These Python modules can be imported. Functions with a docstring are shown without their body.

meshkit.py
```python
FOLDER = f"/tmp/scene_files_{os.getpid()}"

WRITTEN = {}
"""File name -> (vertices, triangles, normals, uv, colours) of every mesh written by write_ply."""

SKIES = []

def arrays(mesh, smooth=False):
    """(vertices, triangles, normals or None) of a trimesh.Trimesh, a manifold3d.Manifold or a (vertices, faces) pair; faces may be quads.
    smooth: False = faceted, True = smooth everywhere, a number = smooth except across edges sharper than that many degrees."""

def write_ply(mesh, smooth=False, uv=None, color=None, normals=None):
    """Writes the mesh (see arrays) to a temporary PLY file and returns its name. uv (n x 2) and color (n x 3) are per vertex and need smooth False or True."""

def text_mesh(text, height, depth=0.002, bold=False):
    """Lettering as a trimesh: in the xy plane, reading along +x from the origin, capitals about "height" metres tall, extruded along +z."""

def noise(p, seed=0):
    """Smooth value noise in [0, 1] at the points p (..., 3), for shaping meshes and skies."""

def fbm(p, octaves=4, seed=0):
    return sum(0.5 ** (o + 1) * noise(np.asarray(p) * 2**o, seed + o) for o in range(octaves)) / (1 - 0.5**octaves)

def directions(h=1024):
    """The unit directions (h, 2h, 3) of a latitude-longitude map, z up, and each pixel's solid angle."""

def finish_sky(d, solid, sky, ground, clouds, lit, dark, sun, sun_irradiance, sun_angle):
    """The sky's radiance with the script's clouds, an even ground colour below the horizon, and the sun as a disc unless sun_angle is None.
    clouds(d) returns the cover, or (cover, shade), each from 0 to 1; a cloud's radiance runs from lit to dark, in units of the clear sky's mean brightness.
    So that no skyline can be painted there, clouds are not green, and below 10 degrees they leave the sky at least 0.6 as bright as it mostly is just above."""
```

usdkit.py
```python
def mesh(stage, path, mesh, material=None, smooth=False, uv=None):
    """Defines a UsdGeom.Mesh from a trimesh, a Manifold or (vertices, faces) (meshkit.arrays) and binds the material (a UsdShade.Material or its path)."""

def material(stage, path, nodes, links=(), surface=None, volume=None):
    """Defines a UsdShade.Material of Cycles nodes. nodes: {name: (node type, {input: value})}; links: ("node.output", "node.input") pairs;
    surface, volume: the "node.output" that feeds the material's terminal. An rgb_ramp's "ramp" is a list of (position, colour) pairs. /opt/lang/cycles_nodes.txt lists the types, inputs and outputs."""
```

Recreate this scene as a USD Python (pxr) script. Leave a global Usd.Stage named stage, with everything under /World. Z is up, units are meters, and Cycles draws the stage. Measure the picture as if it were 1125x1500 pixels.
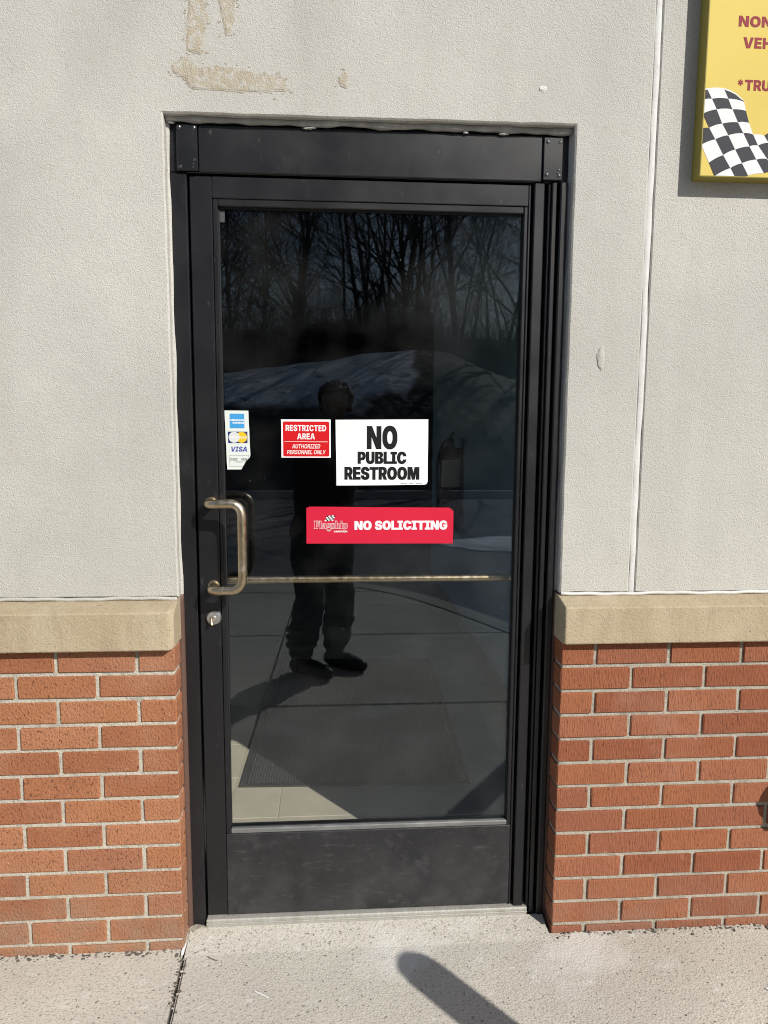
import math, random, glob
import numpy as np, trimesh, manifold3d as m3, shapely
from shapely import geometry as sg, affinity, ops
import usdkit, meshkit
from pxr import Usd, UsdGeom, UsdLux, UsdShade, Gf, Sdf

stage = Usd.Stage.CreateInMemory()
UsdGeom.SetStageUpAxis(stage, 'Z'); UsdGeom.SetStageMetersPerUnit(stage, 1.0)
UsdGeom.Xform.Define(stage, '/World'); UsdGeom.Scope.Define(stage, '/World/Looks')
rnd = random.Random(7); npr = np.random.RandomState(7)

# ------------------------------------------------------------------ camera
CAM = np.array([0.2154, -1.8829, 1.4312])
YAW, PITCH, ROLL, FPX = 0.0709, -0.1263, 0.0061, 1089.85
EXPOSURE = 0.45
_f = np.array([math.sin(YAW)*math.cos(PITCH), math.cos(YAW)*math.cos(PITCH), math.sin(PITCH)])
_r0 = np.array([math.cos(YAW), -math.sin(YAW), 0]); _u0 = np.cross(_r0, _f)
CR = math.cos(ROLL)*_r0 + math.sin(ROLL)*_u0
CU = -math.sin(ROLL)*_r0 + math.cos(ROLL)*_u0
CF = _f
cam = UsdGeom.Camera.Define(stage, '/World/camera')
cam.AddTransformOp().Set(Gf.Matrix4d(*CR, 0, *CU, 0, *(-CF), 0, *CAM, 1))
cam.CreateFocalLengthAttr(24.0); cam.CreateHorizontalApertureAttr(24.0*1125/FPX)
cam.CreateClippingRangeAttr(Gf.Vec2f(0.02, 2000)); cam.CreateExposureAttr(EXPOSURE)

# ------------------------------------------------------------------ sky and sun
SUN_AZ, SUN_EL = math.radians(37.5), math.radians(34)
SUN = np.array([math.sin(SUN_AZ)*math.cos(SUN_EL), -math.cos(SUN_AZ)*math.cos(SUN_EL), math.sin(SUN_EL)])
skym = usdkit.material(stage, '/World/Looks/sky_material', {
    'sky': ('sky_texture', {'sky_type': 'single_scattering', 'sun_disc': False, 'sun_elevation': SUN_EL,
                            'sun_rotation': math.atan2(SUN[0], SUN[1]), 'air_density': 1.0, 'aerosol_density': 1.0}),
    'bg': ('background_shader', {'strength': 0.078})}, [('sky.color', 'bg.color')], surface='bg.background')
dome = UsdLux.DomeLight.Define(stage, '/World/sky')
UsdShade.MaterialBindingAPI.Apply(dome.GetPrim()).Bind(skym)
dome.GetPrim().SetCustomDataByKey('kind', 'structure')
sun = UsdLux.DistantLight.Define(stage, '/World/sun')
sun.CreateIntensityAttr(1.0); sun.CreateAngleAttr(0.5); sun.CreateColorAttr(Gf.Vec3f(1.0, 0.96, 0.895))
sun.CreateNormalizeAttr(True)
_x = np.cross([0, 0, 1.0], SUN); _x /= np.linalg.norm(_x); _y = np.cross(SUN, _x)
sun.AddTransformOp().Set(Gf.Matrix4d(*_x, 0, *_y, 0, *SUN, 0, 0, 0, 20, 1))

# ------------------------------------------------------------------ helpers
_names = {}
def path_for(name, parent):
    base = parent if isinstance(parent, str) else (str(parent.GetPath()) if parent else '/World')
    k = _names.get((base, name), 0); _names[(base, name)] = k + 1
    return f'{base}/{name}' + (f'_{k:03d}' if k else '')

def tag(prim, label=None, cat=None, group=None, kind=None):
    p = prim.GetPrim() if hasattr(prim, 'GetPrim') else prim
    for k, v in (('label', label), ('category', cat), ('group', group), ('kind', kind)):
        if v: p.SetCustomDataByKey(k, v)
    return p

def obj(name, mesh, mat, parent=None, smooth=False, label=None, cat=None, group=None, kind=None):
    if isinstance(mesh, list): mesh = trimesh.util.concatenate(mesh)
    m = usdkit.mesh(stage, path_for(name, parent), mesh, mat, smooth)
    return tag(m, label, cat, group, kind)

def thing(name, label=None, cat=None, group=None, kind=None, loc=(0, 0, 0), parent=None):
    x = UsdGeom.Xform.Define(stage, path_for(name, parent))
    if any(loc): x.AddTranslateOp().Set(Gf.Vec3d(*map(float, loc)))
    return tag(x, label, cat, group, kind)

_h = []
def cbox(x0, x1, y0, y1, z0, z1, c=0.002, jit=0, rg=npr):
    """chamfered box"""
    c = min(c, (x1-x0)*.45, (y1-y0)*.45, (z1-z0)*.45)
    S = [(-1, -1, -1), (-1, -1, 1), (-1, 1, -1), (-1, 1, 1), (1, -1, -1), (1, -1, 1), (1, 1, -1), (1, 1, 1)]
    if not _h:
        u = np.array([[s[k]*(1.0 if k == a else 0.8) for k in range(3)] for s in S for a in range(3)])
        h = trimesh.Trimesh(u, trimesh.PointCloud(u).convex_hull.faces, process=False)
        hv = trimesh.PointCloud(u).convex_hull
        idx = [int(np.argmin(((u - v)**2).sum(1))) for v in hv.vertices]
        _h.append(np.array(idx)[hv.faces])
    ctr = np.array([(x0+x1)/2, (y0+y1)/2, (z0+z1)/2]); hf = np.array([(x1-x0)/2, (y1-y0)/2, (z1-z0)/2])
    v = np.array([[s[k]*(hf[k] if k == a else hf[k]-c) for k in range(3)] for s in S for a in range(3)]) + ctr
    if jit: v = v + rg.uniform(-jit, jit, v.shape)
    return trimesh.Trimesh(v, _h[0].copy(), process=False)

def box(x0, x1, y0, y1, z0, z1):
    b = trimesh.creation.box((x1-x0, y1-y0, z1-z0)); b.apply_translation([(x0+x1)/2, (y0+y1)/2, (z0+z1)/2]); return b

def polys(g):
    if g.is_empty: return []
    return [p for p in getattr(g, 'geoms', [g]) if p.geom_type == 'Polygon' and p.area > 0]

def slab_xz(g, yf, yb):
    """polygon in (x,z) to a prism whose front face is at y=yf and back at y=yb"""
    out = []
    for p in polys(g):
        m = trimesh.creation.extrude_polygon(p, yb-yf, engine='earcut')
        v = m.vertices.copy(); m = trimesh.Trimesh(np.stack([v[:, 0], v[:, 2]+yf, v[:, 1]], 1), m.faces[:, ::-1], process=False)
        out.append(m)
    return trimesh.util.concatenate(out)

def slab_xy(g, z0, z1):
    out = []
    for p in polys(g):
        m = trimesh.creation.extrude_polygon(p, z1-z0, engine='earcut'); m.apply_translation([0, 0, z0]); out.append(m)
    return trimesh.util.concatenate(out)

def chamfer_xz(p, yf, yb, c=0.004):
    """prism with a chamfered front edge, straight closed outline p without holes"""
    q = p.buffer(-c, join_style=2)
    return trimesh.util.concatenate([slab_xz(p, yf+c, yb)] + [loft(q, p, yf, yf+c)])

def loft(q, p, yq, yp):
    a = np.array(sg.polygon.orient(q).exterior.coords)[:-1]; b = np.array(sg.polygon.orient(p).exterior.coords)[:-1]
    # nearest matching of b to a
    idx = [int(np.argmin(((a - t)**2).sum(1))) for t in b]
    V = [(x, yp, z) for x, z in b] + [(a[i][0], yq, a[i][1]) for i in idx]; n = len(b); F = []
    for i in range(n):
        j = (i+1) % n
        F += [[i, j, n+j], [i, n+j, n+i]]
    m = trimesh.Trimesh(V, F, process=False)
    cap = slab_xz(q, yq, yq+1e-5); 
    return trimesh.util.concatenate([m, cap])

def tube(pts, rad, sides=10, cap=True):
    P = np.asarray(pts, float); n = len(P); R = np.broadcast_to(rad, (n,)).astype(float)
    T = np.gradient(P, axis=0); T /= np.linalg.norm(T, axis=1, keepdims=True)+1e-12
    a = np.cross(T[0], [0, 0, 1.0] if abs(T[0][2]) < .9 else [1.0, 0, 0]); a /= np.linalg.norm(a)
    V = []
    for i in range(n):
        a = a - T[i]*(a@T[i]); a /= np.linalg.norm(a)+1e-12; b = np.cross(T[i], a)
        for k in range(sides):
            t = 2*math.pi*k/sides; V.append(P[i] + R[i]*(math.cos(t)*a + math.sin(t)*b))
    F = []
    for i in range(n-1):
        for k in range(sides):
            q = (k+1) % sides
            F += [[i*sides+k, i*sides+q, (i+1)*sides+q], [i*sides+k, (i+1)*sides+q, (i+1)*sides+k]]
    if cap:
        V += [P[0], P[-1]]; c0, c1 = len(V)-2, len(V)-1
        for k in range(sides):
            q = (k+1) % sides; F += [[c0, q, k], [c1, (n-1)*sides+k, (n-1)*sides+q]]
    return trimesh.Trimesh(np.array(V), F, process=False)

def smooth_path(ctrl, n=40):
    from scipy.interpolate import CubicSpline
    c = np.asarray(ctrl, float); t = np.r_[0, np.cumsum(np.linalg.norm(np.diff(c, axis=0), axis=1)**.5)]
    return CubicSpline(t, c)(np.linspace(0, t[-1], n))

def fillet_path(ctrl, r, n=8):
    c = [np.asarray(p, float) for p in ctrl]; out = [c[0]]
    for i in range(1, len(c)-1):
        a, b = c[i-1]-c[i], c[i+1]-c[i]; la, lb = np.linalg.norm(a), np.linalg.norm(b); d = min(r, la*.49, lb*.49)
        p, q = c[i]+a/la*d, c[i]+b/lb*d
        for t in np.linspace(0, 1, n): out.append((1-t)**2*p + 2*t*(1-t)*c[i] + t*t*q)
    out.append(c[-1]); return np.array(out)

def cyl(p0, p1, r, sides=24): return tube([p0, p1], r, sides)

def revolve_y(profile, cx, cz, seg=32):
    """profile of (radius, y)"""
    m = trimesh.creation.revolve(np.array([(r, y) for r, y in profile]), sections=seg)
    v = m.vertices; return trimesh.Trimesh(np.stack([v[:, 0]+cx, v[:, 2], v[:, 1]+cz], 1), m.faces[:, ::-1], process=False)

# materials -----------------------------------------------------------------
def M(name, col, rough=.5, metal=0., layers=(), bumps=(), spec=.5, extra=None, rough_var=None, splash=None):
    """layers: (scale, lo, hi, colour, amount, stretch); bumps: (scale, distance, stretch, detail)"""
    N = {'p': ('principled_bsdf', {'base_color': col, 'roughness': rough, 'metallic': metal, 'specular_ior_level': spec, **(extra or {})}),
         'g': ('geometry', {})}
    L = []; prev = None
    for i, ly in enumerate(layers):
        sc, lo, hi, c2, am = ly[:5]; st = ly[5] if len(ly) > 5 else (1, 1, 1)
        N[f'mp{i}'] = ('mapping', {'mapping_type': 'point', 'scale': st, 'location': (i*3.1, i*1.7, i*2.3)})
        N[f'n{i}'] = ('noise_texture', {'scale': sc, 'detail': 4., 'roughness': .6})
        N[f'r{i}'] = ('map_range', {'from_min': lo, 'from_max': hi, 'to_min': 0., 'to_max': am, 'clamp': True})
        N[f'm{i}'] = ('mix_color', {'b': c2, **({} if prev else {'a': col})})
        L += [('g.position', f'mp{i}.vector'), (f'mp{i}.vector', f'n{i}.vector'), (f'n{i}.fac', f'r{i}.value'), (f'r{i}.result', f'm{i}.fac')]
        if prev: L.append((prev, f'm{i}.a'))
        prev = f'm{i}.result'
    if splash:
        z0, z1, c2, am = splash
        N['sx'] = ('separate_xyz', {}); N['sr'] = ('map_range', {'from_min': z1, 'from_max': z0, 'to_min': 0., 'to_max': am, 'clamp': True})
        N['sn'] = ('noise_texture', {'scale': 12., 'detail': 5.}); N['snr'] = ('map_range', {'from_min': .35, 'from_max': .62, 'to_min': .15, 'to_max': 1., 'clamp': True})
        N['sm'] = ('math', {'math_type': 'multiply'}); N['smx'] = ('mix_color', {'b': c2, **({} if prev else {'a': col})})
        L += [('g.position', 'sx.vector'), ('sx.z', 'sr.value'), ('g.position', 'sn.vector'), ('sn.fac', 'snr.value'), ('sr.result', 'sm.value1'), ('snr.result', 'sm.value2'), ('sm.value', 'smx.fac')]
        if prev: L.append((prev, 'smx.a'))
        prev = 'smx.result'
    if prev: L.append((prev, 'p.base_color'))
    pb = None
    for i, b in enumerate(bumps):
        sc, dist = b[:2]; st = b[2] if len(b) > 2 else (1, 1, 1); det = b[3] if len(b) > 3 else 2.
        N[f'bm{i}'] = ('mapping', {'mapping_type': 'point', 'scale': st})
        N[f'bn{i}'] = ('noise_texture', {'scale': sc, 'detail': det, 'roughness': .6})
        N[f'b{i}'] = ('bump', {'strength': 1., 'distance': dist})
        L += [('g.position', f'bm{i}.vector'), (f'bm{i}.vector', f'bn{i}.vector'), (f'bn{i}.fac', f'b{i}.height')]
        if pb: L.append((pb, f'b{i}.normal'))
        pb = f'b{i}.normal'
    if pb: L.append((pb, 'p.normal'))
    if rough_var:
        sc, lo, hi = rough_var
        N['rn'] = ('noise_texture', {'scale': sc, 'detail': 3.}); N['rr'] = ('map_range', {'from_min': .3, 'from_max': .7, 'to_min': lo, 'to_max': hi, 'clamp': True})
        L += [('g.position', 'rn.vector'), ('rn.fac', 'rr.value'), ('rr.result', 'p.roughness')]
    return usdkit.material(stage, f'/World/Looks/{name}', N, L, surface='p.BSDF')

stucco_m = M('stucco', (.51, .495, .455), .9, layers=[(.8, .40, .66, (.43, .418, .382), .85), (2.6, .52, .72, (.535, .52, .475), .7), (1.1, .52, .75, (.40, .385, .345), .6, (3.5, 1, .35)), (30, .62, .74, (.42, .39, .33), .5), (340, .5, .70, (.31, .30, .27), .5)],
             bumps=[(350, .0026, (1, 1, 1), 2.), (130, .0012), (7, .003)], spec=.2)
patch_m = M('repair_mortar', (.395, .348, .27), .9, layers=[(9, .4, .7, (.44, .40, .33), .7), (60, .5, .75, (.33, .285, .215), .5), (70, .50, .60, (.47, .46, .425), .8)], bumps=[(60, .003, (1, 1, .4)), (260, .003)], spec=.2)
caulk_m = M('caulk_white', (.55, .545, .525), .65, layers=[(20, .45, .7, (.47, .46, .43), .7)], bumps=[(35, .002)])
caulk_grey = M('caulk_grey', (.40, .40, .40), .55, layers=[(20, .45, .7, (.3, .29, .28), .6)], bumps=[(35, .002)])
caulk_brown = M('caulk_brown', (.085, .045, .032), .6, bumps=[(60, .001)])
stone_m = M('cast_stone', (.355, .285, .19), .9, layers=[(7, .42, .68, (.43, .36, .255), .8, (1, 1, .5)), (22, .50, .74, (.26, .205, .13), .45, (1.5, 1, .4)), (130, .62, .68, (.16, .125, .08), .7), (160, .55, .72, (.5, .43, .32), .6)],
            bumps=[(240, .0016), (60, .0012)], spec=.2)
mortar_l = M('mortar', (.45, .42, .35), .95, layers=[(40, .45, .7, (.28, .262, .22), .7), (7, .5, .72, (.44, .41, .35), .6)], bumps=[(170, .0035), (50, .003)], spec=.1)
mortar_r = M('mortar_darker', (.37, .34, .28), .95, layers=[(40, .45, .7, (.215, .20, .17), .7), (7, .5, .72, (.38, .35, .30), .6)], bumps=[(170, .0035), (50, .003)], spec=.1)
brick_l, brick_r = [], []
for i, (a, b, c) in enumerate([(.385, .160, .084), (.415, .178, .092), (.35, .141, .076), (.425, .190, .106), (.37, .160, .093)]):
    a, b, c = a*.86, b*.86, c*.80
    brick_l.append(M(f'brick_orange_{"abcde"[i]}', (a, b, c), .92, layers=[(9, .4, .7, (a*.86, b*.82, c*.86), .7), (190, .565, .66, (.10, .042, .028), .9, (1, 1, .62)), (70, .64, .74, (.52, .34, .25), .5), (5, .56, .76, (.40, .22, .14), .35)],
                     bumps=[(190, .0035, (1, 1, .6)), (420, .0012)], spec=.15, splash=(0., .30, (.27, .19, .135), .65)))
    a, b, c = a*.84, b*.74, c*.76
    brick_r.append(M(f'brick_red_{"abcde"[i]}', (a, b, c), .92, layers=[(9, .4, .7, (a*.86, b*.82, c*.86), .7), (250, .585, .66, (.075, .034, .025), .85, (1.25, 1, .28)), (45, .66, .76, (.46, .30, .24), .6), (4, .57, .74, (.34, .19, .14), .35)],
                     bumps=[(210, .004, (1.25, 1, .24)), (420, .0012)], spec=.15, splash=(0., .20, (.25, .16, .12), .5)))
concrete_m = M('sidewalk_concrete', (.56, .525, .455), .92, layers=[(1.5, .4, .66, (.46, .43, .37), .85), (6, .45, .70, (.46, .43, .375), .65), (170, .51, .64, (.28, .26, .225), .72), (240, .40, .30, (.64, .615, .555), .7), (95, .612, .665, (.14, .13, .11), .9), (48, .67, .71, (.16, .145, .125), .8), (2.6, .58, .70, (.64, .625, .585), .55), (22, .62, .74, (.68, .67, .64), .6)],
               bumps=[(200, .0022, (1, 1, 1), 3.), (60, .0014)], spec=.2)
joint_m = M('joint_dirt', (.09, .08, .07), .95, bumps=[(120, .003)])
black_al = M('black_aluminium', (.0065, .0065, .008), .40, spec=.45, layers=[(5, .45, .75, (.011, .011, .013), .7, (1, 1, .35)), (14, .60, .76, (.035, .035, .036), .35, (1, 1, .5)), (90, .66, .74, (.09, .088, .08), .4, (1, 1, .4))], bumps=[(3, .0012)], rough_var=(8, .34, .47))
scuffed_al = M('scuffed_aluminium', (.010, .010, .012), .48, splash=(.03, .30, (.055, .054, .054), .45), layers=[(6, .42, .75, (.020, .020, .022), .75), (75, .60, .72, (.07, .07, .07), .4, (.3, 1, 1.3)), (24, .54, .72, (.045, .045, .047), .5), (220, .68, .74, (.2, .2, .19), .5)], bumps=[(12, .001)], rough_var=(14, .42, .65))
gap_m = M('black_gasket', (.009, .009, .009), .7)
bronze_m = M('bronze_tube', (.46, .37, .24), .34, 1., layers=[(30, .45, .7, (.56, .50, .41), .7)], rough_var=(60, .26, .42))
steel_m = M('bright_steel', (.62, .61, .58), .35, 1., rough_var=(80, .25, .5))
screw_m = M('screw_steel', (.16, .16, .165), .35, 1.)
brass_m = M('brass', (.62, .46, .27), .35, 1.)
thresh_m = M('mill_aluminium', (.36, .35, .315), .55, .15, layers=[(30, .45, .7, (.27, .255, .22), .7, (1, .3, 1))], bumps=[(90, .0015, (1, .3, 1))])
white_p = M('white_vinyl', (.72, .725, .73), .5, layers=[(7, .5, .75, (.65, .655, .655), .6)], spec=.25)
red_p = M('red_vinyl', (.56, .008, .012), .5, spec=.2)
crim_p = M('crimson_vinyl', (.54, .014, .042), .5, layers=[(60, .6, .75, (.45, .016, .05), .6)], spec=.2)
black_p = M('black_print', (.010, .010, .011), .6, spec=.15)
letter_w = M('white_print', (.76, .76, .75), .5, spec=.2)
maroon_p = M('maroon_print', (.23, .017, .030), .6, spec=.2)
blue_p = M('light_blue_print', (.05, .30, .62), .4)
navy_p = M('navy_print', (.012, .022, .12), .4)
visa_p = M('deep_blue_print', (.012, .03, .32), .4)
gold_p = M('gold_print', (.75, .48, .02), .4)
card_p = M('pale_green_white_vinyl', (.66, .70, .66), .4)
silver_p = M('silver_print', (.62, .63, .62), .4)
yellow_p = M('yellow_sign_face', (.58, .445, .095), .6, layers=[(3, .4, .7, (.61, .48, .13), .6, (1, 1, .3))], spec=.2)
olive_p = M('olive_yellow_paint', (.25, .21, .05), .6, layers=[(30, .5, .75, (.2, .17, .04), .6)], spec=.2)
flagblk = M('flag_black', (.022, .023, .03), .6, spec=.25)
flagwht = M('flag_white', (.66, .665, .67), .6, spec=.2)

glass_m = usdkit.material(stage, '/World/Looks/door_glass', {
    'g': ('geometry', {}), 'dot': ('vector_math', {'math_type': 'dot_product'}), 'abs': ('math', {'math_type': 'absolute'}),
    'inv': ('math', {'math_type': 'subtract', 'value1': 1.0}), 'pw': ('math', {'math_type': 'power', 'value2': 5.0}),
    'sch': ('math', {'math_type': 'multiply_add', 'value2': .945, 'value3': .051}),
    't': ('transparent_bsdf', {'color': (.925, .925, .905)}),
    'gl': ('glossy_bsdf', {'color': (.80, .90, 1.0), 'roughness': 0.0}), 'mx': ('mix_closure', {}),
    'df': ('diffuse_bsdf', {'color': (.6, .6, .57)}),
    'v': ('voronoi_texture', {'scale': 26., 'randomness': 1.}), 'vr': ('map_range', {'from_min': .035, 'from_max': .02, 'to_min': 0., 'to_max': .55, 'clamp': True}),
    'nz': ('noise_texture', {'scale': 5., 'detail': 5.}), 'nr': ('map_range', {'from_min': .45, 'from_max': .8, 'to_min': .0, 'to_max': .011, 'clamp': True}),
    'nm': ('noise_texture', {'scale': 3., 'detail': 2.}), 'mr': ('map_range', {'from_min': .5, 'from_max': .62, 'to_min': 0., 'to_max': 1., 'clamp': True}),
    'mul': ('math', {'math_type': 'multiply'}), 'add': ('math', {'math_type': 'add', 'use_clamp': True}), 'dm': ('mix_closure', {})},
    [('g.normal', 'dot.vector1'), ('g.incoming', 'dot.vector2'), ('dot.value', 'abs.value1'), ('abs.value', 'inv.value2'), ('inv.value', 'pw.value1'), ('pw.value', 'sch.value1'),
     ('sch.value', 'mx.fac'), ('t.BSDF', 'mx.closure1'), ('gl.BSDF', 'mx.closure2'), ('g.position', 'v.vector'), ('g.position', 'nz.vector'), ('g.position', 'nm.vector'),
     ('v.distance', 'vr.value'), ('nm.fac', 'mr.value'), ('vr.result', 'mul.value1'), ('mr.result', 'mul.value2'), ('nz.fac', 'nr.value'),
     ('mul.value', 'add.value1'), ('nr.result', 'add.value2'), ('add.value', 'dm.fac'), ('mx.closure', 'dm.closure1'), ('df.BSDF', 'dm.closure2')], surface='dm.closure')

# ------------------------------------------------------------------ lettering
_fonts = glob.glob('/opt/blender-*/*/datafiles/fonts/Inter.woff2')[0]
def text_poly(s, weight=900, hs=1.0, shear=0., font=_fonts, spacing=0, size=220):
    """lettering as a polygon, left edge at 0, baseline at 0, capital height 1"""
    from PIL import Image, ImageDraw, ImageFont
    ft = ImageFont.truetype(font, size)
    try: ft.set_variation_by_axes([14, weight] if 'Inter' in font else [weight, 100])
    except Exception: pass
    ch = -ft.getbbox('H' if 'Math' not in font else '\U0001d405', anchor='ls')[1]
    gs, x = [], 0.
    for c in s:
        if c != ' ':
            x0, y0, x1, y1 = ft.getbbox(c, anchor='ls')
            im = Image.new('L', (x1-x0+8, y1-y0+8)); ImageDraw.Draw(im).text((4-x0, 4-y0), c, 255, ft, anchor='ls')
            on = np.pad(np.asarray(im) > 127, ((0, 0), (1, 1))).astype(np.int8)
            rr, st = np.nonzero(np.diff(on, axis=1) == 1); en = np.nonzero(np.diff(on, axis=1) == -1)[1]
            g = shapely.union_all(shapely.box(st, -rr-1, en, -rr)).buffer(.6).buffer(-.6).simplify(.75)
            gs.append(affinity.translate(g, x-(4-x0), (4-y0)))
        x += ft.getlength(c) + spacing*size
    g = shapely.union_all(gs); b = g.bounds
    g = affinity.affine_transform(g, [hs/ch, shear/ch, 0, 1/ch, -b[0]*hs/ch, 0])
    return g
def fit(s, x0, x1, z0, z1, fat=0., **k):
    """lettering whose capitals fill the box"""
    g = text_poly(s, **k); b = g.bounds
    g = affinity.translate(g, -b[0], 0); w = b[2]-b[0]
    g = affinity.translate(affinity.scale(g, (x1-x0-2*fat)/w, z1-z0, origin=(0, 0)), x0+fat, z0)
    return shapely.union_all([affinity.translate(g, -fat, 0), g, affinity.translate(g, fat, 0)]) if fat else g

# ================================================================== ground
lot_m = M('old_asphalt', (.13, .13, .135), .9, layers=[(1.5, .4, .7, (.10, .10, .105), .8), (140, .55, .75, (.22, .22, .22), .5)], bumps=[(120, .004)])
snow_m = M('snow', (.80, .82, .86), .75, layers=[(2.5, .52, .74, (.45, .42, .38), .6), (18, .6, .75, (.4, .38, .35), .45)], bumps=[(5, .05), (25, .02)])
litter_m = M('leaf_litter', (.028, .022, .017), .95, layers=[(1.2, .45, .7, (.045, .035, .027), .7), (9, .5, .7, (.06, .045, .03), .7)], bumps=[(8, .06)])
obj('ground', box(-300, 300, -300, 300, -1.4, -.9), litter_m, kind='structure')
def grid_surface(xs, ys, zf):
    X, Yg = np.meshgrid(xs, ys, indexing='ij'); Z = zf(X, Yg)
    V = np.stack([X, Yg, Z], -1).reshape(-1, 3); ny = len(ys); F = []
    i, j = np.meshgrid(np.arange(len(xs)-1), np.arange(ny-1), indexing='ij'); a = (i*ny+j).ravel()
    F = np.vstack([np.stack([a, a+ny, a+ny+1], 1), np.stack([a, a+ny+1, a+1], 1)])
    return trimesh.Trimesh(V, F, process=False)
KERB = [(9, 1.0), (5.5, .4), (3.4, -.4), (2.35, -1.35), (1.72, -2.12), (1.388, -2.70), (1.175, -3.12), (.918, -3.57), (.62, -3.93), (.15, -4.22), (-.6, -4.42), (-2, -4.55), (-9, -4.7)]
KP = smooth_path(KERB, 90)[:, :2]
obj('parking_lot', slab_xy(sg.Polygon([(-60, 40), (-60, -12.2), (60, -12.2), (60, 40)]), -.6, -.125), lot_m, kind='structure')
# sidewalk: slabs with open joints over a dirt bed
side = sg.Polygon([*KP.tolist(), (-9, .6), (9, .6)][::-1]).buffer(0)
opening = sg.box(-.1865, .04, .8255, .2)
foot = side.intersection(sg.box(-9, -20, 9, 0.005)).union(sg.box(-.186, -.01, .825, .0715))
walk = thing('sidewalk', kind='structure')
obj('joint_bed', slab_xy(foot.buffer(-.01), -.3, -.012), joint_m, walk)
SK = -.03
def slantx(x): return lambda y: x + SK*y
xs = [-9, -4.2, -2.85, -1.5, -.184, 1.45, 3.1, 4.8, 9]; ysj = [.0755, -1.5, -2.72, -3.95, -6]
for i in range(len(xs)-1):
    for j in range(len(ysj)-1):
        a, b, t, bo = xs[i], xs[i+1], ysj[j], ysj[j+1]
        cell = sg.Polygon([(a+SK*t, t), (b+SK*t, t), (b+SK*bo, bo), (a+SK*bo, bo)]).buffer(-.0045)
        s = cell.intersection(foot)
        for p in polys(s):
            if p.area < .004: continue
            p = p.simplify(.002)
            q = p.buffer(-.006)
            if q.is_empty or q.geom_type != 'Polygon': continue
            lo = slab_xy(p, -.1, -.005); hi = slab_xy(q, -.005, 0.0)
            obj('slab', [lo, hi], concrete_m, walk)
rv = np.array([(-.180, -.035, -.001), (.818, -.035, -.001), (.818, .0655, .0125), (-.180, .0655, .0125), (-.180, .0655, -.02), (.818, .0655, -.02)]); 
ramp = trimesh.Trimesh(rv, [[0, 1, 2], [0, 2, 3], [3, 2, 5], [3, 5, 4], [0, 3, 4], [1, 5, 2], [0, 4, 5], [0, 5, 1]], process=False)
obj('doorway_ramp', ramp, concrete_m, walk)
kerb_m = M('kerb_concrete', (.40, .375, .33), .9, layers=[(3, .4, .7, (.3, .28, .25), .7)], bumps=[(150, .003)])
kl = sg.LineString(KP)
obj('kerb', slab_xy(kl.buffer(.165, single_sided=True, cap_style=2).union(kl.buffer(-.165, single_sided=True, cap_style=2)).difference(side.buffer(.012)), -.3, .004), kerb_m, kind='structure')
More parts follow.
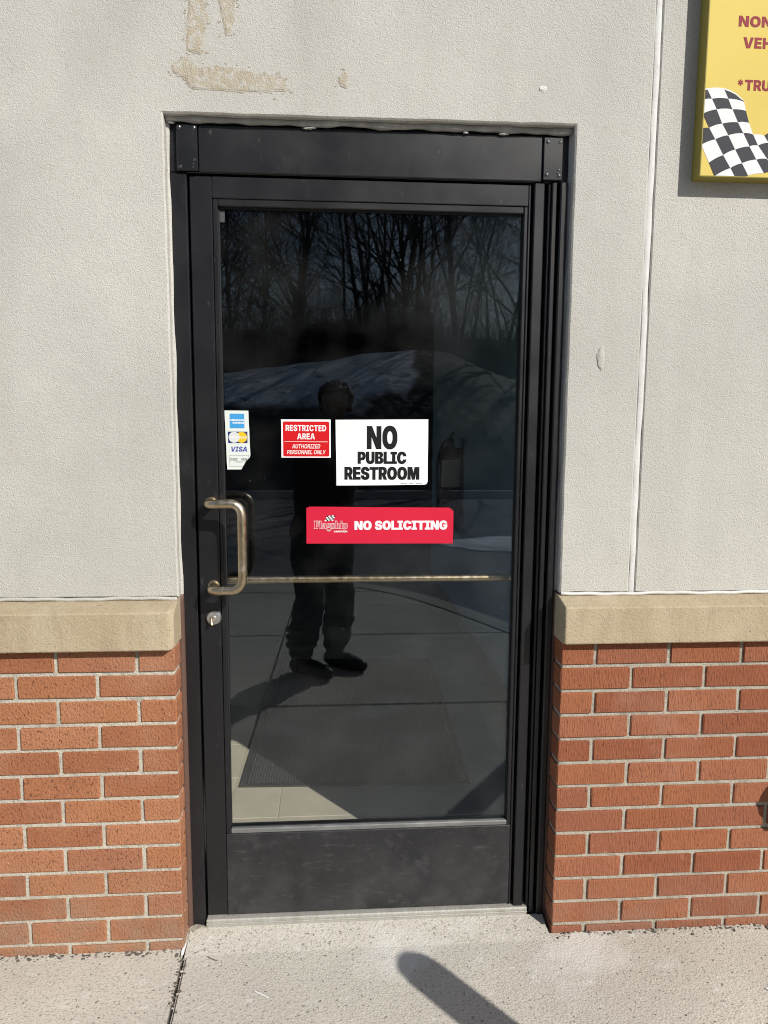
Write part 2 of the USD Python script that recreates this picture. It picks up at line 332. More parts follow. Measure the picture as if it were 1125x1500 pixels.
# far kerb, snow bank and wooded hillside (seen mirrored in the glass)
def crest(x): return np.interp(x, [-60, -14, -6, -2.6, .2, 2.5, 3.6, 5.3, 9, 60], [1.6, 2.0, 2.3, 2.62, 3.0, 3.35, 3.2, 2.5, 1.9, 1.4])
def bank_z(X, Yg):
    t = np.clip((-12.4-Yg)/7.4, 0, 1); t = 1-(1-t)**2.3
    P = np.stack([X, Yg, X*0], -1)
    return -.12 + (crest(X)+.12)*t + (meshkit.fbm(P*.9, 4, 3)-.5)*.22*np.clip((-12.4-Yg)/1.5, 0, 1)
bankmix_m = usdkit.material(stage, '/World/Looks/snow_over_earth', {
    'g': ('geometry', {}), 's': ('separate_xyz', {}), 'n': ('noise_texture', {'scale': .8, 'detail': 5.}), 'n2': ('noise_texture', {'scale': 3.5, 'detail': 5.}),
    'a': ('math', {'math_type': 'multiply_add', 'value2': 1.8}), 'xs': ('math', {'math_type': 'subtract', 'value2': 1.9}), 'xm': ('math', {'math_type': 'maximum', 'value2': 0.}), 'xa': ('math', {'math_type': 'multiply_add', 'value2': -2.2}), 'r': ('map_range', {'from_min': 2.55, 'from_max': 2.9, 'to_min': 0., 'to_max': 1., 'clamp': True}),
    'c': ('mix_color', {'a': (.07, .055, .042), 'b': (.80, .80, .82)}), 'd': ('mix_color', {'b': (.16, .13, .10)}), 'dr': ('map_range', {'from_min': .55, 'from_max': .72, 'to_min': 0., 'to_max': .8, 'clamp': True}),
    'b': ('bump', {'distance': .06}), 'p': ('principled_bsdf', {'roughness': .85})},
    [('g.position', 's.vector'), ('g.position', 'n.vector'), ('g.position', 'n2.vector'), ('n.fac', 'a.value1'), ('s.z', 'a.value3'), ('a.value', 'xa.value3'), ('s.x', 'xs.value1'), ('xs.value', 'xm.value1'), ('xm.value', 'xa.value1'), ('xa.value', 'r.value'), ('r.result', 'c.fac'),
     ('n2.fac', 'dr.value'), ('dr.result', 'd.fac'), ('c.result', 'd.a'), ('d.result', 'p.base_color'), ('n2.fac', 'b.height'), ('b.normal', 'p.normal')], surface='p.BSDF')
obj('snow_bank', grid_surface(np.linspace(-40, 40, 260), np.linspace(-12.35, -20.4, 60), bank_z), bankmix_m, smooth=True, kind='structure')
def hill_z(X, Yg):
    t = np.clip((-20.0-Yg)/40, 0, 1)
    return (crest(X)-.45) + t*6.5 + (meshkit.fbm(np.stack([X, Yg, X*0], -1)*.4, 4, 5)-.5)*.8
obj('wooded_hillside', grid_surface(np.linspace(-90, 90, 140), np.linspace(-20.0, -90, 70), hill_z), litter_m, smooth=True, kind='structure')
obj('far_kerb', cbox(-40, 40, -12.36, -12.2, -.4, .02, .02), kerb_m, kind='structure')
def lump(c, s, seed, n=2, amp=.35):
    m = trimesh.creation.icosphere(subdivisions=3); v = m.vertices
    v = v*(1+amp*(meshkit.fbm(v*1.7+seed*9.1, 4, seed)-.5)[:, None]*2)
    m.vertices = v*np.array(s)+np.array(c); return m
for i, (x, y, s, lab) in enumerate([(-1.75, -13.1, .42, 'leftmost grey snow chunk by the far kerb, mirrored under the card sticker'), (-1.1, -13.0, .25, 'small grey snow chunk near the far kerb, mirrored right of the door handle'),
                               (-2.6, -13.2, .5, 'large snow heap at the far kerb, partly cut off by the door stile')]):
    obj('snow_chunk', lump((x, y, .1), (s, s*.7, s*.5), i+2), snow_m, smooth=True, label=lab, cat='snow')
obj('snow_patch', lump((2.55, -6.9, -.135), (.95, .55, .06), 9), snow_m, smooth=True, label='thin flat snow patch on the asphalt mirrored right of the crimson sign', cat='snow')

# ================================================================== walls
ZL, SY = .962, .040   # top of the stone ledge where it meets the stucco; the stucco face lies behind the brick face
def jagged(pts, seed, step=.02, amp=.0012):
    out = []
    for (a, b), (c, d) in zip(pts, pts[1:]+pts[:1]):
        n = max(1, int(math.hypot(c-a, d-b)/step)) if (abs(a) < 1.3 and abs(c) < 1.3 and b < 2.3 and d < 2.3) else 1
        for k in range(n):
            t = k/n; x, z = a+(c-a)*t, b+(d-b)*t
            if k: e = (meshkit.fbm(np.array([[x*25+seed, z*25, 0]]), 3, seed)[0]-.5)*2*amp*1.6; x, z = (x+e, z) if abs(c-a) < abs(d-b) else (x, z+e)
            out.append((x, z))
    return out
stw = thing('stucco_wall', 'textured cream stucco wall around and above the black glass door', 'wall', kind='thing')
pa = sg.Polygon(jagged([(-6, ZL+.003), (-.1815, ZL+.003), (-.1860, 2.153), (.8255, 2.157), (.8275, ZL+.003), (1.0180, ZL+.003), (1.0180, 3.7), (-6, 3.7)], 1))
pb = sg.Polygon([(1.0350, ZL+.003), (7, ZL+.003), (7, 3.7), (1.0350, 3.7)])
obj('stucco_panel', chamfer_xz(pa, SY, .11), stucco_m, stw)
obj('stucco_panel', chamfer_xz(pb, SY, .11, .003), stucco_m, stw)
def ribbon(pts, r, sides=8): return tube(smooth_path(pts, 60), r, sides)
zz = np.linspace(ZL, 3.69, 240)
bead = []
for i, z in enumerate(zz): bead.append((1.0265+.0012*math.sin(z*9)+.0008*math.sin(z*31), SY+.004-.001*math.sin(z*13), z))
cj = tube(bead, .0092+.0008*np.sin(zz*17)+.0006*np.sin(zz*53), 8); cj.vertices[:, 1] = SY+.004+(cj.vertices[:, 1]-SY-.004)*.30+.0015
obj('caulk_joint', cj, caulk_m, stw, smooth=True)
def patch(pts, seed, depth=.0013, amp=.006):
    g = affinity.scale(sg.Polygon(pts), 1.0215, 1.0215, origin=(.2154, 1.4312)).buffer(.008).buffer(-.008).segmentize(.0022)
    c = np.array(g.exterior.coords)[:-1]
    n = meshkit.fbm(np.c_[c*38, np.zeros(len(c))]+seed, 4, seed)-.5 + .55*(meshkit.fbm(np.c_[c*190, np.zeros(len(c))]+seed, 2, seed)-.5); d = c-c.mean(0); d /= np.linalg.norm(d, axis=1, keepdims=True)
    p = sg.Polygon(c+d*(n*2*amp)[:, None]).buffer(0); q = p.buffer(-.003)
    rg = np.random.RandomState(seed); frag = []
    for k in range(int(len(c)*.22)):                       # crumbs of the same mortar round the edge
        b = c[rg.randint(len(c))]+rg.normal(0, .0065, 2); w = rg.uniform(.0012, .0042)
        a = np.sort(rg.uniform(0, 6.283, 6)); frag.append(sg.Polygon([(b[0]+w*math.cos(t)*1.2, b[1]+w*math.sin(t)*.8) for t in a]).buffer(0))
    fr_ = shapely.union_all([f for f in frag if f.area > 1e-7]).difference(p)
    return [slab_xz(p, SY-.0008, SY+.004), slab_xz(q, SY-depth, SY+.004), slab_xz(fr_, SY-.0010, SY+.004)]
obj('repair_patch', patch([(-.155, 2.245), (-.115, 2.262), (-.09, 2.238), (-.04, 2.246), (.02, 2.235), (.075, 2.229), (.112, 2.222), (.11, 2.196), (.06, 2.192), (-.03, 2.19), (-.11, 2.193), (-.125, 2.215), (-.15, 2.228)], 3), patch_m, stw)
obj('repair_patch', patch([(-.118, 2.275), (-.084, 2.272), (-.076, 2.31), (-.066, 2.345), (-.076, 2.39), (-.074, 2.5), (-.112, 2.5), (-.11, 2.39), (-.118, 2.33)], 5), patch_m, stw)
obj('repair_patch', patch([(-.028, 2.313), (-.017, 2.312), (-.008, 2.35), (-.006, 2.40), (-.01, 2.5), (-.047, 2.5), (-.046, 2.40), (-.036, 2.36)], 7, amp=.004), patch_m, stw)
obj('repair_patch', patch([(.232, 2.232), (.250, 2.243), (.262, 2.226), (.255, 2.208), (.236, 2.213)], 9, amp=.004), patch_m, stw)
obj('filler_spot', lump((.739, SY+.0005, 2.239), (.010, .003, .008), 4), caulk_m, stw, smooth=True)
obj('filler_spot', lump((.914, SY, 1.588), (.010, .004, .028), 6), stucco_m, stw, smooth=True)
# ledge-top caulk lines, parts of the wall above
cz = lambda x0, x1, seed: tube([(x, SY-.004+.001*math.sin(x*40+seed), ZL+.001+.0012*math.sin(x*23+seed)+.0008*math.sin(x*71)) for x in np.linspace(x0, x1, 160)], .0048, 7)
obj('ledge_caulk', cz(.83, 3.2, 1), caulk_m, stw, smooth=True)
obj('ledge_caulk', cz(-3, -.185, 2), stucco_m, stw, smooth=True)
for s, x in ((-1, -.1855), (1, .8275)):
    zs = np.linspace(ZL-.004, 2.15, 120)
    c = tube([(x-s*.0005+(.003*(2.15-z)/1.19 if s < 0 else 0)+.0008*math.sin(z*21), .077, z) for z in zs], .0062+.0009*np.sin(zs*33), 8)
    obj('jamb_caulk', c, stucco_m if s < 0 else caulk_grey, stw, smooth=True)
xs_ = np.linspace(-.185, .826, 140)
hc_ = tube([(x, .066+.002*math.sin(x*19), 2.1515+.001*math.sin(x*31)) for x in xs_], .0095+.0018*np.sin(xs_*41)+.001*np.sin(xs_*97), 9)
obj('head_caulk', hc_, M('weathered_caulk', (.25, .245, .23), .7, layers=[(14, .48, .62, (.40, .385, .36), .8)], bumps=[(40, .003)]), stw, smooth=True)
for k, (x, z, w) in enumerate(((.172, 2.139, .013), (.553, 2.139, .011), (.16, 2.137, .024), (-.172, 2.140, .013), (.65, 2.1385, .02))):
    obj('caulk_drip', lump((x, .066, z+.001), (w*.55, .004, .0022), 20+k, amp=.7), caulk_m, stw, smooth=True)

# brick piers ------------------------------------------------------------
CH, Z0 = .068, .7749
def brick_wall(label, x_in, side, anchor, zoff, mats, mort, xlim):
    w = thing('brick_wall', label, 'brick wall', kind='thing')
    rg = np.random.RandomState(3 if side < 0 else 4)
    xo = x_in + side*5.2
    lo, hi = min(x_in-side*-.004, xo), max(x_in-side*-.004, xo)
    obj('mortar_bed', cbox(lo, hi, .0055, .24, -.2, .835, .002), mort, w)
    far = []
    for i in range(13):
        z1 = Z0+zoff+CH-CH*i; z0 = z1-CH
        zb, zt = z0+.0052, z1-.0052
        if i == 0: zt = .8385
        if i == 12: zb = -.08
        off = 0 if i % 2 == (1 if side < 0 else 0) else .5
        for k in range(-30, 31):
            a = anchor + (k+off)*.2032; b = a+.2032
            a, b = a+.0052, b-.0052
            if side < 0:
                b = min(b, x_in)
                if a > x_in-.02 or b < xo: continue
                if x_in-b < .06: b = x_in
            else:
                a = max(a, x_in)
                if b < x_in+.02 or a > xo: continue
                if a-x_in < .06: a = x_in
            dy = rg.uniform(-.0012, .0012); end = (b == x_in or a == x_in)
            m = cbox(a, b, dy, .098 if end else .06, zb+rg.uniform(-.0007, .0007), zt+rg.uniform(-.0007, .0007), .0024, .0009, rg)
            if (side < 0 and b < xlim) or (side > 0 and a > xlim): far.append(m); continue
            obj('brick', m, mats[rg.randint(len(mats))], w)
    f = obj('far_bricks', far, mats[0], w, kind='stuff')
    zs_ = np.linspace(.0, .965, 50)
    obj('jamb_caulk', tube([(x_in-side*.001, .078, z) for z in zs_], .0125, 8), caulk_brown, w, smooth=True)
    return w
brick_wall('low wall of orange-red bricks with pale mortar left of the door', -.187, -1, -.3852+.2032*.0, 0., brick_l, mortar_l, -2.3)
brick_wall('low wall of dark red wire-cut bricks right of the door', .8265, 1, .920, -.0027, brick_r, mortar_r, 2.9)

def ledge(x_a, x_b, label, round_end):
    prof = [(.07, ZL-.002), (.041, ZL-.002), (-.0285, .9430), (-.031, .939), (-.031, .8465), (-.029, .8435), (-.012, .8435), (-.010, .8385), (.07, .8385)]
    n = 60; xs = np.linspace(x_a, x_b, n); V = []; c = np.array([.015, .905])
    inner = 0 if abs(x_a) < 1 else n-1
    xin = xs[inner]; s = 1 if xin < xs[(inner+n//2) % n] else -1
    xs = np.r_[xin, xin+s*np.array([.002, .005, .009, .014]), np.linspace(xin+s*.03, x_b if inner == 0 else x_a, n)]
    for k, x in enumerate(xs):
        d = abs(x-xin)
        sh = (.010 if round_end else .003)*max(0, 1-d/(.014 if round_end else .004))**1.6
        for (y, z) in prof:
            yy = y + (sh if y < .03 else 0); zz = z + (sh if z < .86 else (-sh if z > .93 and y < 0 else 0))
            V.append((x, yy, zz))
    m = len(prof); F = []
    for i in range(len(xs)-1):
        for k in range(m):
            q = (k+1) % m; F += [[i*m+k, (i+1)*m+k, (i+1)*m+q], [i*m+k, (i+1)*m+q, i*m+q]]
    for base in (0, (len(xs)-1)*m):
        V.append(np.mean(V[base:base+m], axis=0)); c0 = len(V)-1
        for k in range(m): F.append([c0, base+k, base+(k+1) % m])
    t = trimesh.Trimesh(V, F, process=False); trimesh.repair.fix_normals(t)
    obj('stone_ledge', t, stone_m, smooth=25, label=label, cat='ledge')
ledge(-.1835, -5.2, 'tan cast stone ledge capping the brick wall left of the door', True)
ledge(.8235, 6.0, 'tan cast stone ledge with water streaks right of the door', False)

# building behind the skin (structure), interior
shell_m = M('interior_paint', (.27, .40, .54), .7, bumps=[(60, .0006)])
dark_m = M('dark_interior', (.018, .018, .02), .8)
roof_m = M('roof_membrane', (.3, .3, .3), .9)
sh = thing('building_shell', kind='structure')
obj('wall_core', [box(-6, -.19, .1105, .30, .9655, 3.7), box(-6, -.195, .241, .30, -.2, .965)], dark_m, sh)
obj('wall_core', [box(.83, 7, .1105, .30, .9655, 3.7), box(.835, 7, .241, .30, -.2, .965)], dark_m, sh)
obj('wall_core', box(-.19, .83, .1105, .30, 2.158, 3.7), dark_m, sh)
obj('roof', box(-6.1, 7.1, -.06, 10, 3.7, 3.85), roof_m, sh)
obj('side_wall', [box(-6, -5.8, .3, 2.55, -.2, 3.7), box(-6, -5.8, 8.2, 9.8, -.2, 3.7), box(-6, -5.8, 2.55, 8.2, -.2, 1.15), box(-6, -5.8, 2.55, 8.2, 2.65, 3.7)], stucco_m, sh)  # first wall is left open in the middle for the added side window
obj('added_window_mullion', [box(-5.93, -5.87, y, y+.05, 1.15, 2.65) for y in (2.6, 4.45, 6.3, 8.15)], black_al, sh)  # unseen side window, added to bring blue skylight onto the inner partition
obj('added_window_pane', [box(-5.905, -5.899, y, y+1.78, 1.15, 2.65) for y in (2.66, 4.5, 6.36)], glass_m, sh)
obj('ceiling', box(-5.8, -3.2, .3, 9.6, 2.7, 2.8), dark_m, sh); obj('side_wall', box(6.8, 7, .3, 9.8, -.2, 3.7), stucco_m, sh)
obj('rear_wall', box(-6, 7, 9.6, 9.8, -.2, 3.7), stucco_m, sh)
obj('ceiling', box(-3.2, 1.3, .3, 7.2, 2.7, 2.8), dark_m, sh)
obj('partition', box(1.078, 1.22, .3, 4.45, -.01, 2.7), shell_m, sh)
obj('skirting', box(1.066, 1.0779, .3, 4.45, .012, .11), M('skirting_black', (.02, .02, .022), .5), sh)
obj('partition', box(1.9, 2.05, 4.3, 7.2, -.01, 2.7), dark_m, sh)
obj('partition', box(-5.8, 2.05, 7.05, 7.2, -.01, 2.7), M('black_back_wall', (.005, .005, .006), .9, spec=.1), sh)
obj('partition', box(1.22, 1.9, 4.3, 4.45, -.01, 2.7), dark_m, sh)
ifl = thing('interior_floor', kind='structure')
tile_m = [M(f'floor_tile_{c}', (a*1.12, a*1.04, a*.87), .42, layers=[(5, .4, .7, (a*.85, a*.83, a*.74), .7)], rough_var=(9, .38, .55)) for c, a in (('a', .50), ('b', .53), ('c', .48))]
obj('grout', box(-5.8, 2, .12, 7.1, -.1, .0085), M('floor_grout', (.5, .48, .43), .9), ifl)
trg = random.Random(5)
far_t = []
for i in range(-10, 7):
    for j in range(23):
        x0, y0 = .02+i*.3048, .16+j*.3048-.13
        a = cbox(max(x0+.0015, -3.05), min(x0+.3033, 1.99), max(y0+.0015, .135), y0+.3033, -.05, .0105, .001)
        if i < -4 or j > 15: far_t.append(a)
        else: obj('floor_tile', a, trg.choice(tile_m), ifl)
obj('far_tiles', far_t, tile_m[0], ifl, kind='stuff')
mat_t = thing('door_mat', 'dark grey ribbed entrance mat on the floor inside the door', 'mat')
mat_m = M('mat_fibre', (.038, .037, .036), .95, layers=[(300, .5, .7, (.10, .10, .095), .7)], bumps=[(400, .004)])
rub_m = M('mat_rubber', (.02, .02, .02), .6)
def mrot(m):
    m = m.copy(); m.apply_transform(trimesh.transformations.rotation_matrix(-.03, [0, 0, 1], [-.145, .86, 0])); return m
MX0, MX1, MY0, MY1 = -.145, .755, .86, 2.38
obj('rubber_border', [mrot(cbox(MX0, MX1, MY0, MY0+.025, .0112, .0185, .003)), mrot(cbox(MX0, MX1, MY1-.025, MY1, .0112, .0185, .003)),
                      mrot(cbox(MX0, MX0+.025, MY0+.025, MY1-.025, .0112, .0185, .003)), mrot(cbox(MX1-.025, MX1, MY0+.025, MY1-.025, .0112, .0185, .003))], rub_m, mat_t)
ribs = [box(MX0+.027, MX1-.027, MY0+.027, MY1-.027, .0112, .015)]
x = MX0+.03
while x < MX1-.034:
    ribs.append(cbox(x, x+.006, MY0+.028, MY1-.028, .0151, .0195, .002)); x += .0112
obj('ribbed_pile', [mrot(r) for r in ribs], mat_m, mat_t)
# fire extinguisher on the inner partition
fe = thing('fire_extinguisher', 'red fire extinguisher with pale label hanging on the inner wall', 'fire extinguisher', loc=(1.0, 3.0, 0))
exr = M('extinguisher_red', (.10, .005, .005), .35)
pr = [(0, .68), (.06, .68), (.068, .69), (.07, .71), (.07, 1.17), (.064, 1.205), (.045, 1.235), (.022, 1.25), (.022, 1.265), (0, 1.265)]
obj('cylinder', trimesh.creation.revolve(np.array(pr), sections=28), exr, fe, smooth=40)
lb = trimesh.creation.revolve(np.array([(.0712, .98), (.0712, 1.16)]), angle=2.2, sections=14)
lb.apply_transform(trimesh.transformations.rotation_matrix(math.radians(-150), [0, 0, 1])); obj('label', lb, white_p, fe)
obj('valve', [cbox(-.02, .02, -.02, .02, 1.265, 1.30, .004)], black_p, fe); obj('lever', tube([(0, .01, 1.30), (0, -.03, 1.315), (0, -.1, 1.335)], .008, 8), black_p, fe)
obj('lever', tube([(0, .01, 1.285), (0, -.05, 1.285), (0, -.1, 1.275)], .008, 8), black_p, fe)
obj('hose', tube(smooth_path([(0, -.02, 1.28), (-.05, -.04, 1.27), (-.085, -.02, 1.15), (-.083, 0, .95), (-.08, 0, .82)], 24), .010, 8), black_p, fe)
obj('wall_bracket', [cbox(.055, .079, -.02, .02, .8, 1.2, .003), cbox(.04, .079, -.02, .02, 1.21, 1.235, .003)], black_p, fe)
nt = thing('paper_notice', 'small pale paper notice on the dark back wall deep inside', 'notice')
obj('sheet', box(.78, .92, 7.046, 7.049, .78, .94), white_p, nt); obj('tape', box(.83, .87, 7.0445, 7.0459, .93, .95), card_p, nt)

# ================================================================== door frame
FY = .075
fr = thing('door_surround', 'black aluminium door frame with screwed corner plates and header', 'door frame', kind='thing')
obj('jamb', cbox(-.1868, -.1405, FY, .19, .012, 2.028, .0022), black_al, fr)
obj('header', [cbox(-.1868, .8275, FY+.004, .19, 2.0295, 2.157, .002), cbox(-.1095, .7515, .070, FY+.0035, 2.0295, 2.1400, .0025)], black_al, fr)
# right jamb: stepped profile of strips with deep grooves
obj('jamb', [cbox(.7345, .8275, .112, .19, .012, 2.029, .002)], gap_m, fr)
obj('jamb_strip', cbox(.7355, .7625, FY, .111, .014, 2.0290, .0025), black_al, fr)
obj('jamb_strip', [cbox(.7725, .7800, FY+.003, .111, .014, 2.0290, .002), cbox(.7805, .7925, FY-.006, .111, .014, 2.0290, .002)], black_al, fr)
obj('jamb_strip', [cbox(.8000, .8185, FY-.013, .111, .014, 2.0290, .003)], black_al, fr)
def screw(x, y, z, r=.0045):
    return [revolve_y([(0, y-.0022), (r*.62, y-.0020), (r, y-.0006), (r, y+.001), (0, y+.001)], x, z, 16)]
def corner_plate(x0, x1, z0, z1, sp):
    pl = obj('corner_plate', cbox(x0, x1, .0655, FY+.0035, z0, z1, .0018), black_al, fr)
    for x, z, r in sp:
        sc = obj('screw', screw(x, .0655, z, r), screw_m, pl, smooth=35)
        obj('screw_socket', revolve_y([(0, .0631), (r*.42, .0631), (r*.42, .0638), (0, .0638)], x, z, 6), gap_m, pl)
corner_plate(-.161, -.1105, 2.0305, 2.139, [(-.154, 2.131, .0050), (-.1185, 2.1305, .0050), (-.153, 2.0395, .0045), (-.1185, 2.056, .0040), (-.121, 2.047, .003), (-.1215, 2.0395, .003)])
corner_plate(.7535, .8035, 2.0325, 2.136, [(.7635, 2.124, .0050), (.7955, 2.124, .0045), (.7625, 2.045, .0050), (.7945, 2.043, .0048), (.7935, 2.057, .0034), (.791, 2.050, .003)])
obj('threshold', [cbox(-.138, .774, .066, .185, -.01, .0335, .003), cbox(-.138, .774, .0635, .0658, .020, .0235, .001), cbox(-.138, .774, .0635, .0658, .006, .010, .001)], thresh_m, fr)
obj('jamb_base_filler', [lump((-.162, .066, .008), (.026, .018, .010), 31), lump((-.186, .04, .003), (.010, .024, .008), 33)], mortar_r, fr, smooth=True)
obj('jamb_base_filler', [lump((.80, .06, .003), (.03, .025, .008), 35)], joint_m, fr, smooth=True)

# ================================================================== door leaf
DY = .080
dr = thing('glass_door', 'black framed glass door with bronze pull handle and push bar', 'door', kind='thing')
obj('stile', cbox(-.1350, -.0802, DY, .118, .039, 2.0235, .002), black_al, dr)
obj('stile', cbox(.7225, .7280, DY, .118, .036, 2.0235, .0015), black_al, dr)
obj('top_rail', cbox(-.0796, .7219, DY, .118, 1.9715, 2.0235, .0015), black_al, dr)
obj('kick_panel', cbox(-.0796, .7219, DY+.001, .118, .037, .2790, .002), scuffed_al, dr)
def bar(x0, x1, z0, z1, d=.0055): return cbox(x0, x1, DY+d, .0965, z0, z1, .0022)
gx0, gx1, gz0, gz1 = -.0665, .7115, .2935, 1.9535
obj('glazing_bead', bar(-.0796, gx0, .2796, 1.9710, .002), black_al, dr)
obj('glazing_bead', bar(gx1, .7219, .2796, 1.9710, .002), black_al, dr)
obj('glazing_bead', bar(gx0+.0004, gx1-.0004, gz1, 1.9710, .002), black_al, dr)
gb = M('worn_bead', (.16, .16, .155), .45, .3, layers=[(40, .5, .7, (.26, .26, .25), .7, (.4, 1, 1))])
obj('glazing_bead', bar(gx0+.0004, gx1-.0004, .2796, gz0, .002), gb, dr)
obj('gasket', [box(gx0-.004, gx0+.003, .0935, .0962, gz0, gz1), box(gx1-.003, gx1+.004, .0935, .0962, gz0, gz1), box(gx0, gx1, .0935, .0962, gz1-.004, gz1+.003), box(gx0, gx1, .0935, .0962, gz0-.003, gz0+.002)], gap_m, dr)
GF = .0975
obj('glass_pane', box(gx0-.003, gx1+.003, GF, GF+.006, gz0-.003, gz1+.003), glass_m, dr)
obj('inner_bead', [box(-.0796, gx0-.001, .1, .117, .2796, 1.971), box(gx1+.001, .7219, .1, .117, .2796, 1.971), box(gx0, gx1, .1, .117, gz1+.001, 1.971), box(gx0, gx1, .1, .117, .2796, gz0-.001)], black_al, dr)
obj('maker_label', [box(-.0655, -.0515, GF-.0006, GF-.0001, 1.918, 1.947)], M('etched_label', (.045, .05, .055), .6), dr)
# pull handle
hp = fillet_path([(-.099, DY, 1.207), (-.099, .006, 1.211), (-.0115, .001, 1.2135), (-.0115, .001, .9905), (-.096, .006, .9885), (-.096, DY, .985)], .034, 14)
pull = obj('pull_handle', tube(hp, .0118, 20), bronze_m, dr, smooth=50)
for z, x in ((1.207, -.099), (.985, -.096)):
    obj('handle_rose', revolve_y([(0, DY-.006), (.0155, DY-.0058), (.0165, DY-.004), (.0165, DY+.001), (0, DY+.001)], x, z, 24), bronze_m, pull, smooth=35)
pbz = .982
push = obj('push_bar', tube(fillet_path([(-.1, .118, pbz), (-.1, .165, pbz), (.735, .165, pbz), (.735, .118, pbz)], .03, 8), .0108, 16), bronze_m, dr, smooth=50)
lk = obj('lock_cylinder', revolve_y([(0, DY-.010), (.0125, DY-.010), (.013, DY-.0105), (.0165, DY-.0105), (.0195, DY-.007), (.0205, DY-.001), (.0205, DY+.001), (0, DY+.001)], -.0985, .899, 32), steel_m, dr, smooth=35)
obj('key_plug', revolve_y([(0, DY-.0125), (.0085, DY-.0125), (.0095, DY-.011), (.0095, DY-.009), (0, DY-.009)], -.1005, .897, 24), steel_m, lk, smooth=35)
obj('key_slot', box(-.1010, -.0994, DY-.0129, DY-.012, .8915, .9025), gap_m, lk)
obj('turn_key', tube([(-.1045, DY-.012, .900), (-.1035, DY-.017, .893), (-.1005, DY-.022, .883)], [.0035, .0045, .0035], 8), brass_m, lk, smooth=60)

# ================================================================== stickers on the glass
S0, S1, S2 = GF-.0007, GF-.0010, GF-.0012     # panel front, ink fronts
def mp(px0, x0, kx, py0, z0, kz, ox, oy, sc):
    return (lambda c: x0+(ox+c/sc-px0)*kx), (lambda c: z0-(oy+c/sc-py0)*kz)
# payment sticker
X, Z = mp(329, -.061, .00178, 601, 1.447, .00177, 320, 590, 6.25)
cs = thing('card_sticker', 'torn strip of payment card logos above the door handle', 'sticker')
card = sg.Polygon([(X(52), Z(68)), (X(268), Z(70)), (X(280), Z(480)), (X(272), Z(505)), (X(240), Z(535)), (X(225), Z(565)), (X(195), Z(612)), (X(66), Z(612))])
obj('backing', slab_xz(card, S0, GF-.0001), card_p, cs)
obj('blue_logo', slab_xz(sg.box(X(98), Z(230), X(230), Z(98)), S1, S0-.00005), blue_p, cs)
obj('lettering', slab_xz(fit('AMERICAN', X(102), X(228), Z(165), Z(147)), S2, S1-.00005), letter_w, cs)
obj('lettering', slab_xz(fit('EXPRESS', X(125), X(228), Z(191), Z(173)), S2, S1-.00005), letter_w, cs)
nav = sg.box(X(80), Z(367), X(256), Z(262))
c1 = sg.Point(X(135), Z(314)).buffer(X(183)-X(133)); c2 = sg.Point(X(203), Z(314)).buffer(X(183)-X(133))
obj('navy_logo', slab_xz(nav, S1, S0-.00005), navy_p, cs)
obj('silver_disc', slab_xz(c1.intersection(nav), S2, S1-.00005), silver_p, cs)
obj('gold_disc', slab_xz(c2.difference(c1).intersection(nav), S2, S1-.00005), gold_p, cs)
obj('lettering', slab_xz(fit('MasterCard', X(103), X(246), Z(325), Z(303), weight=700), S2-.0002, S2-.00005), letter_w, cs)
obj('lettering', slab_xz(fit('VISA', X(107), X(250), Z(446), Z(400), shear=.2, weight=800), S1, S0-.00005), visa_p, cs)
fb = sg.box(X(90), Z(585), X(268), Z(480)).intersection(card)
obj('outline', slab_xz(fb.difference(fb.buffer(-.0006)), S1, S0-.00005), black_p, cs)
obj('lettering', slab_xz(fit('DISC', X(98), X(165), Z(529), Z(507), weight=600), S1, S0-.00005), black_p, cs)
obj('lettering', slab_xz(fit('VER', X(193), X(250), Z(529), Z(507), weight=600), S1, S0-.00005), black_p, cs)
obj('lettering', slab_xz(sg.box(X(142), Z(544), X(212), Z(540)), S1, S0-.00005), black_p, cs, label='line of tiny print')
# restricted area
X, Z = mp(411, .083, .00178, 615, 1.424, .00181, 320, 590, 6.25)
rs = thing('restricted_sign', 'small red RESTRICTED AREA sign with white border on the glass', 'sign')
obj('backing', slab_xz(sg.box(X(571), Z(500), X(1029), Z(152)).buffer(-.001).buffer(.001), S0, GF-.0001), white_p, rs)
obj('red_panel', slab_xz(sg.box(X(589), Z(488), X(1013), Z(172)).buffer(-.004).buffer(.004), S1, S0-.00005), red_p, rs)
for t, a, b, c, d, k in (('RESTRICTED', 613, 986, 258, 203, {}), ('AREA', 718, 882, 332, 279, {}), ('AUTHORIZED', 670, 930, 415, 376, {'weight': 600, 'shear': .2}), ('PERSONNEL ONLY', 622, 982, 467, 430, {'weight': 600, 'shear': .2})):
    obj('lettering', slab_xz(fit(t, X(a), X(b), Z(c), Z(d), **{'weight': 820, **k}), S2, S1-.00005), letter_w, rs)
obj('divider', slab_xz(sg.box(X(600), Z(357), X(1000), Z(353)), S2, S1-.00005), letter_w, rs)
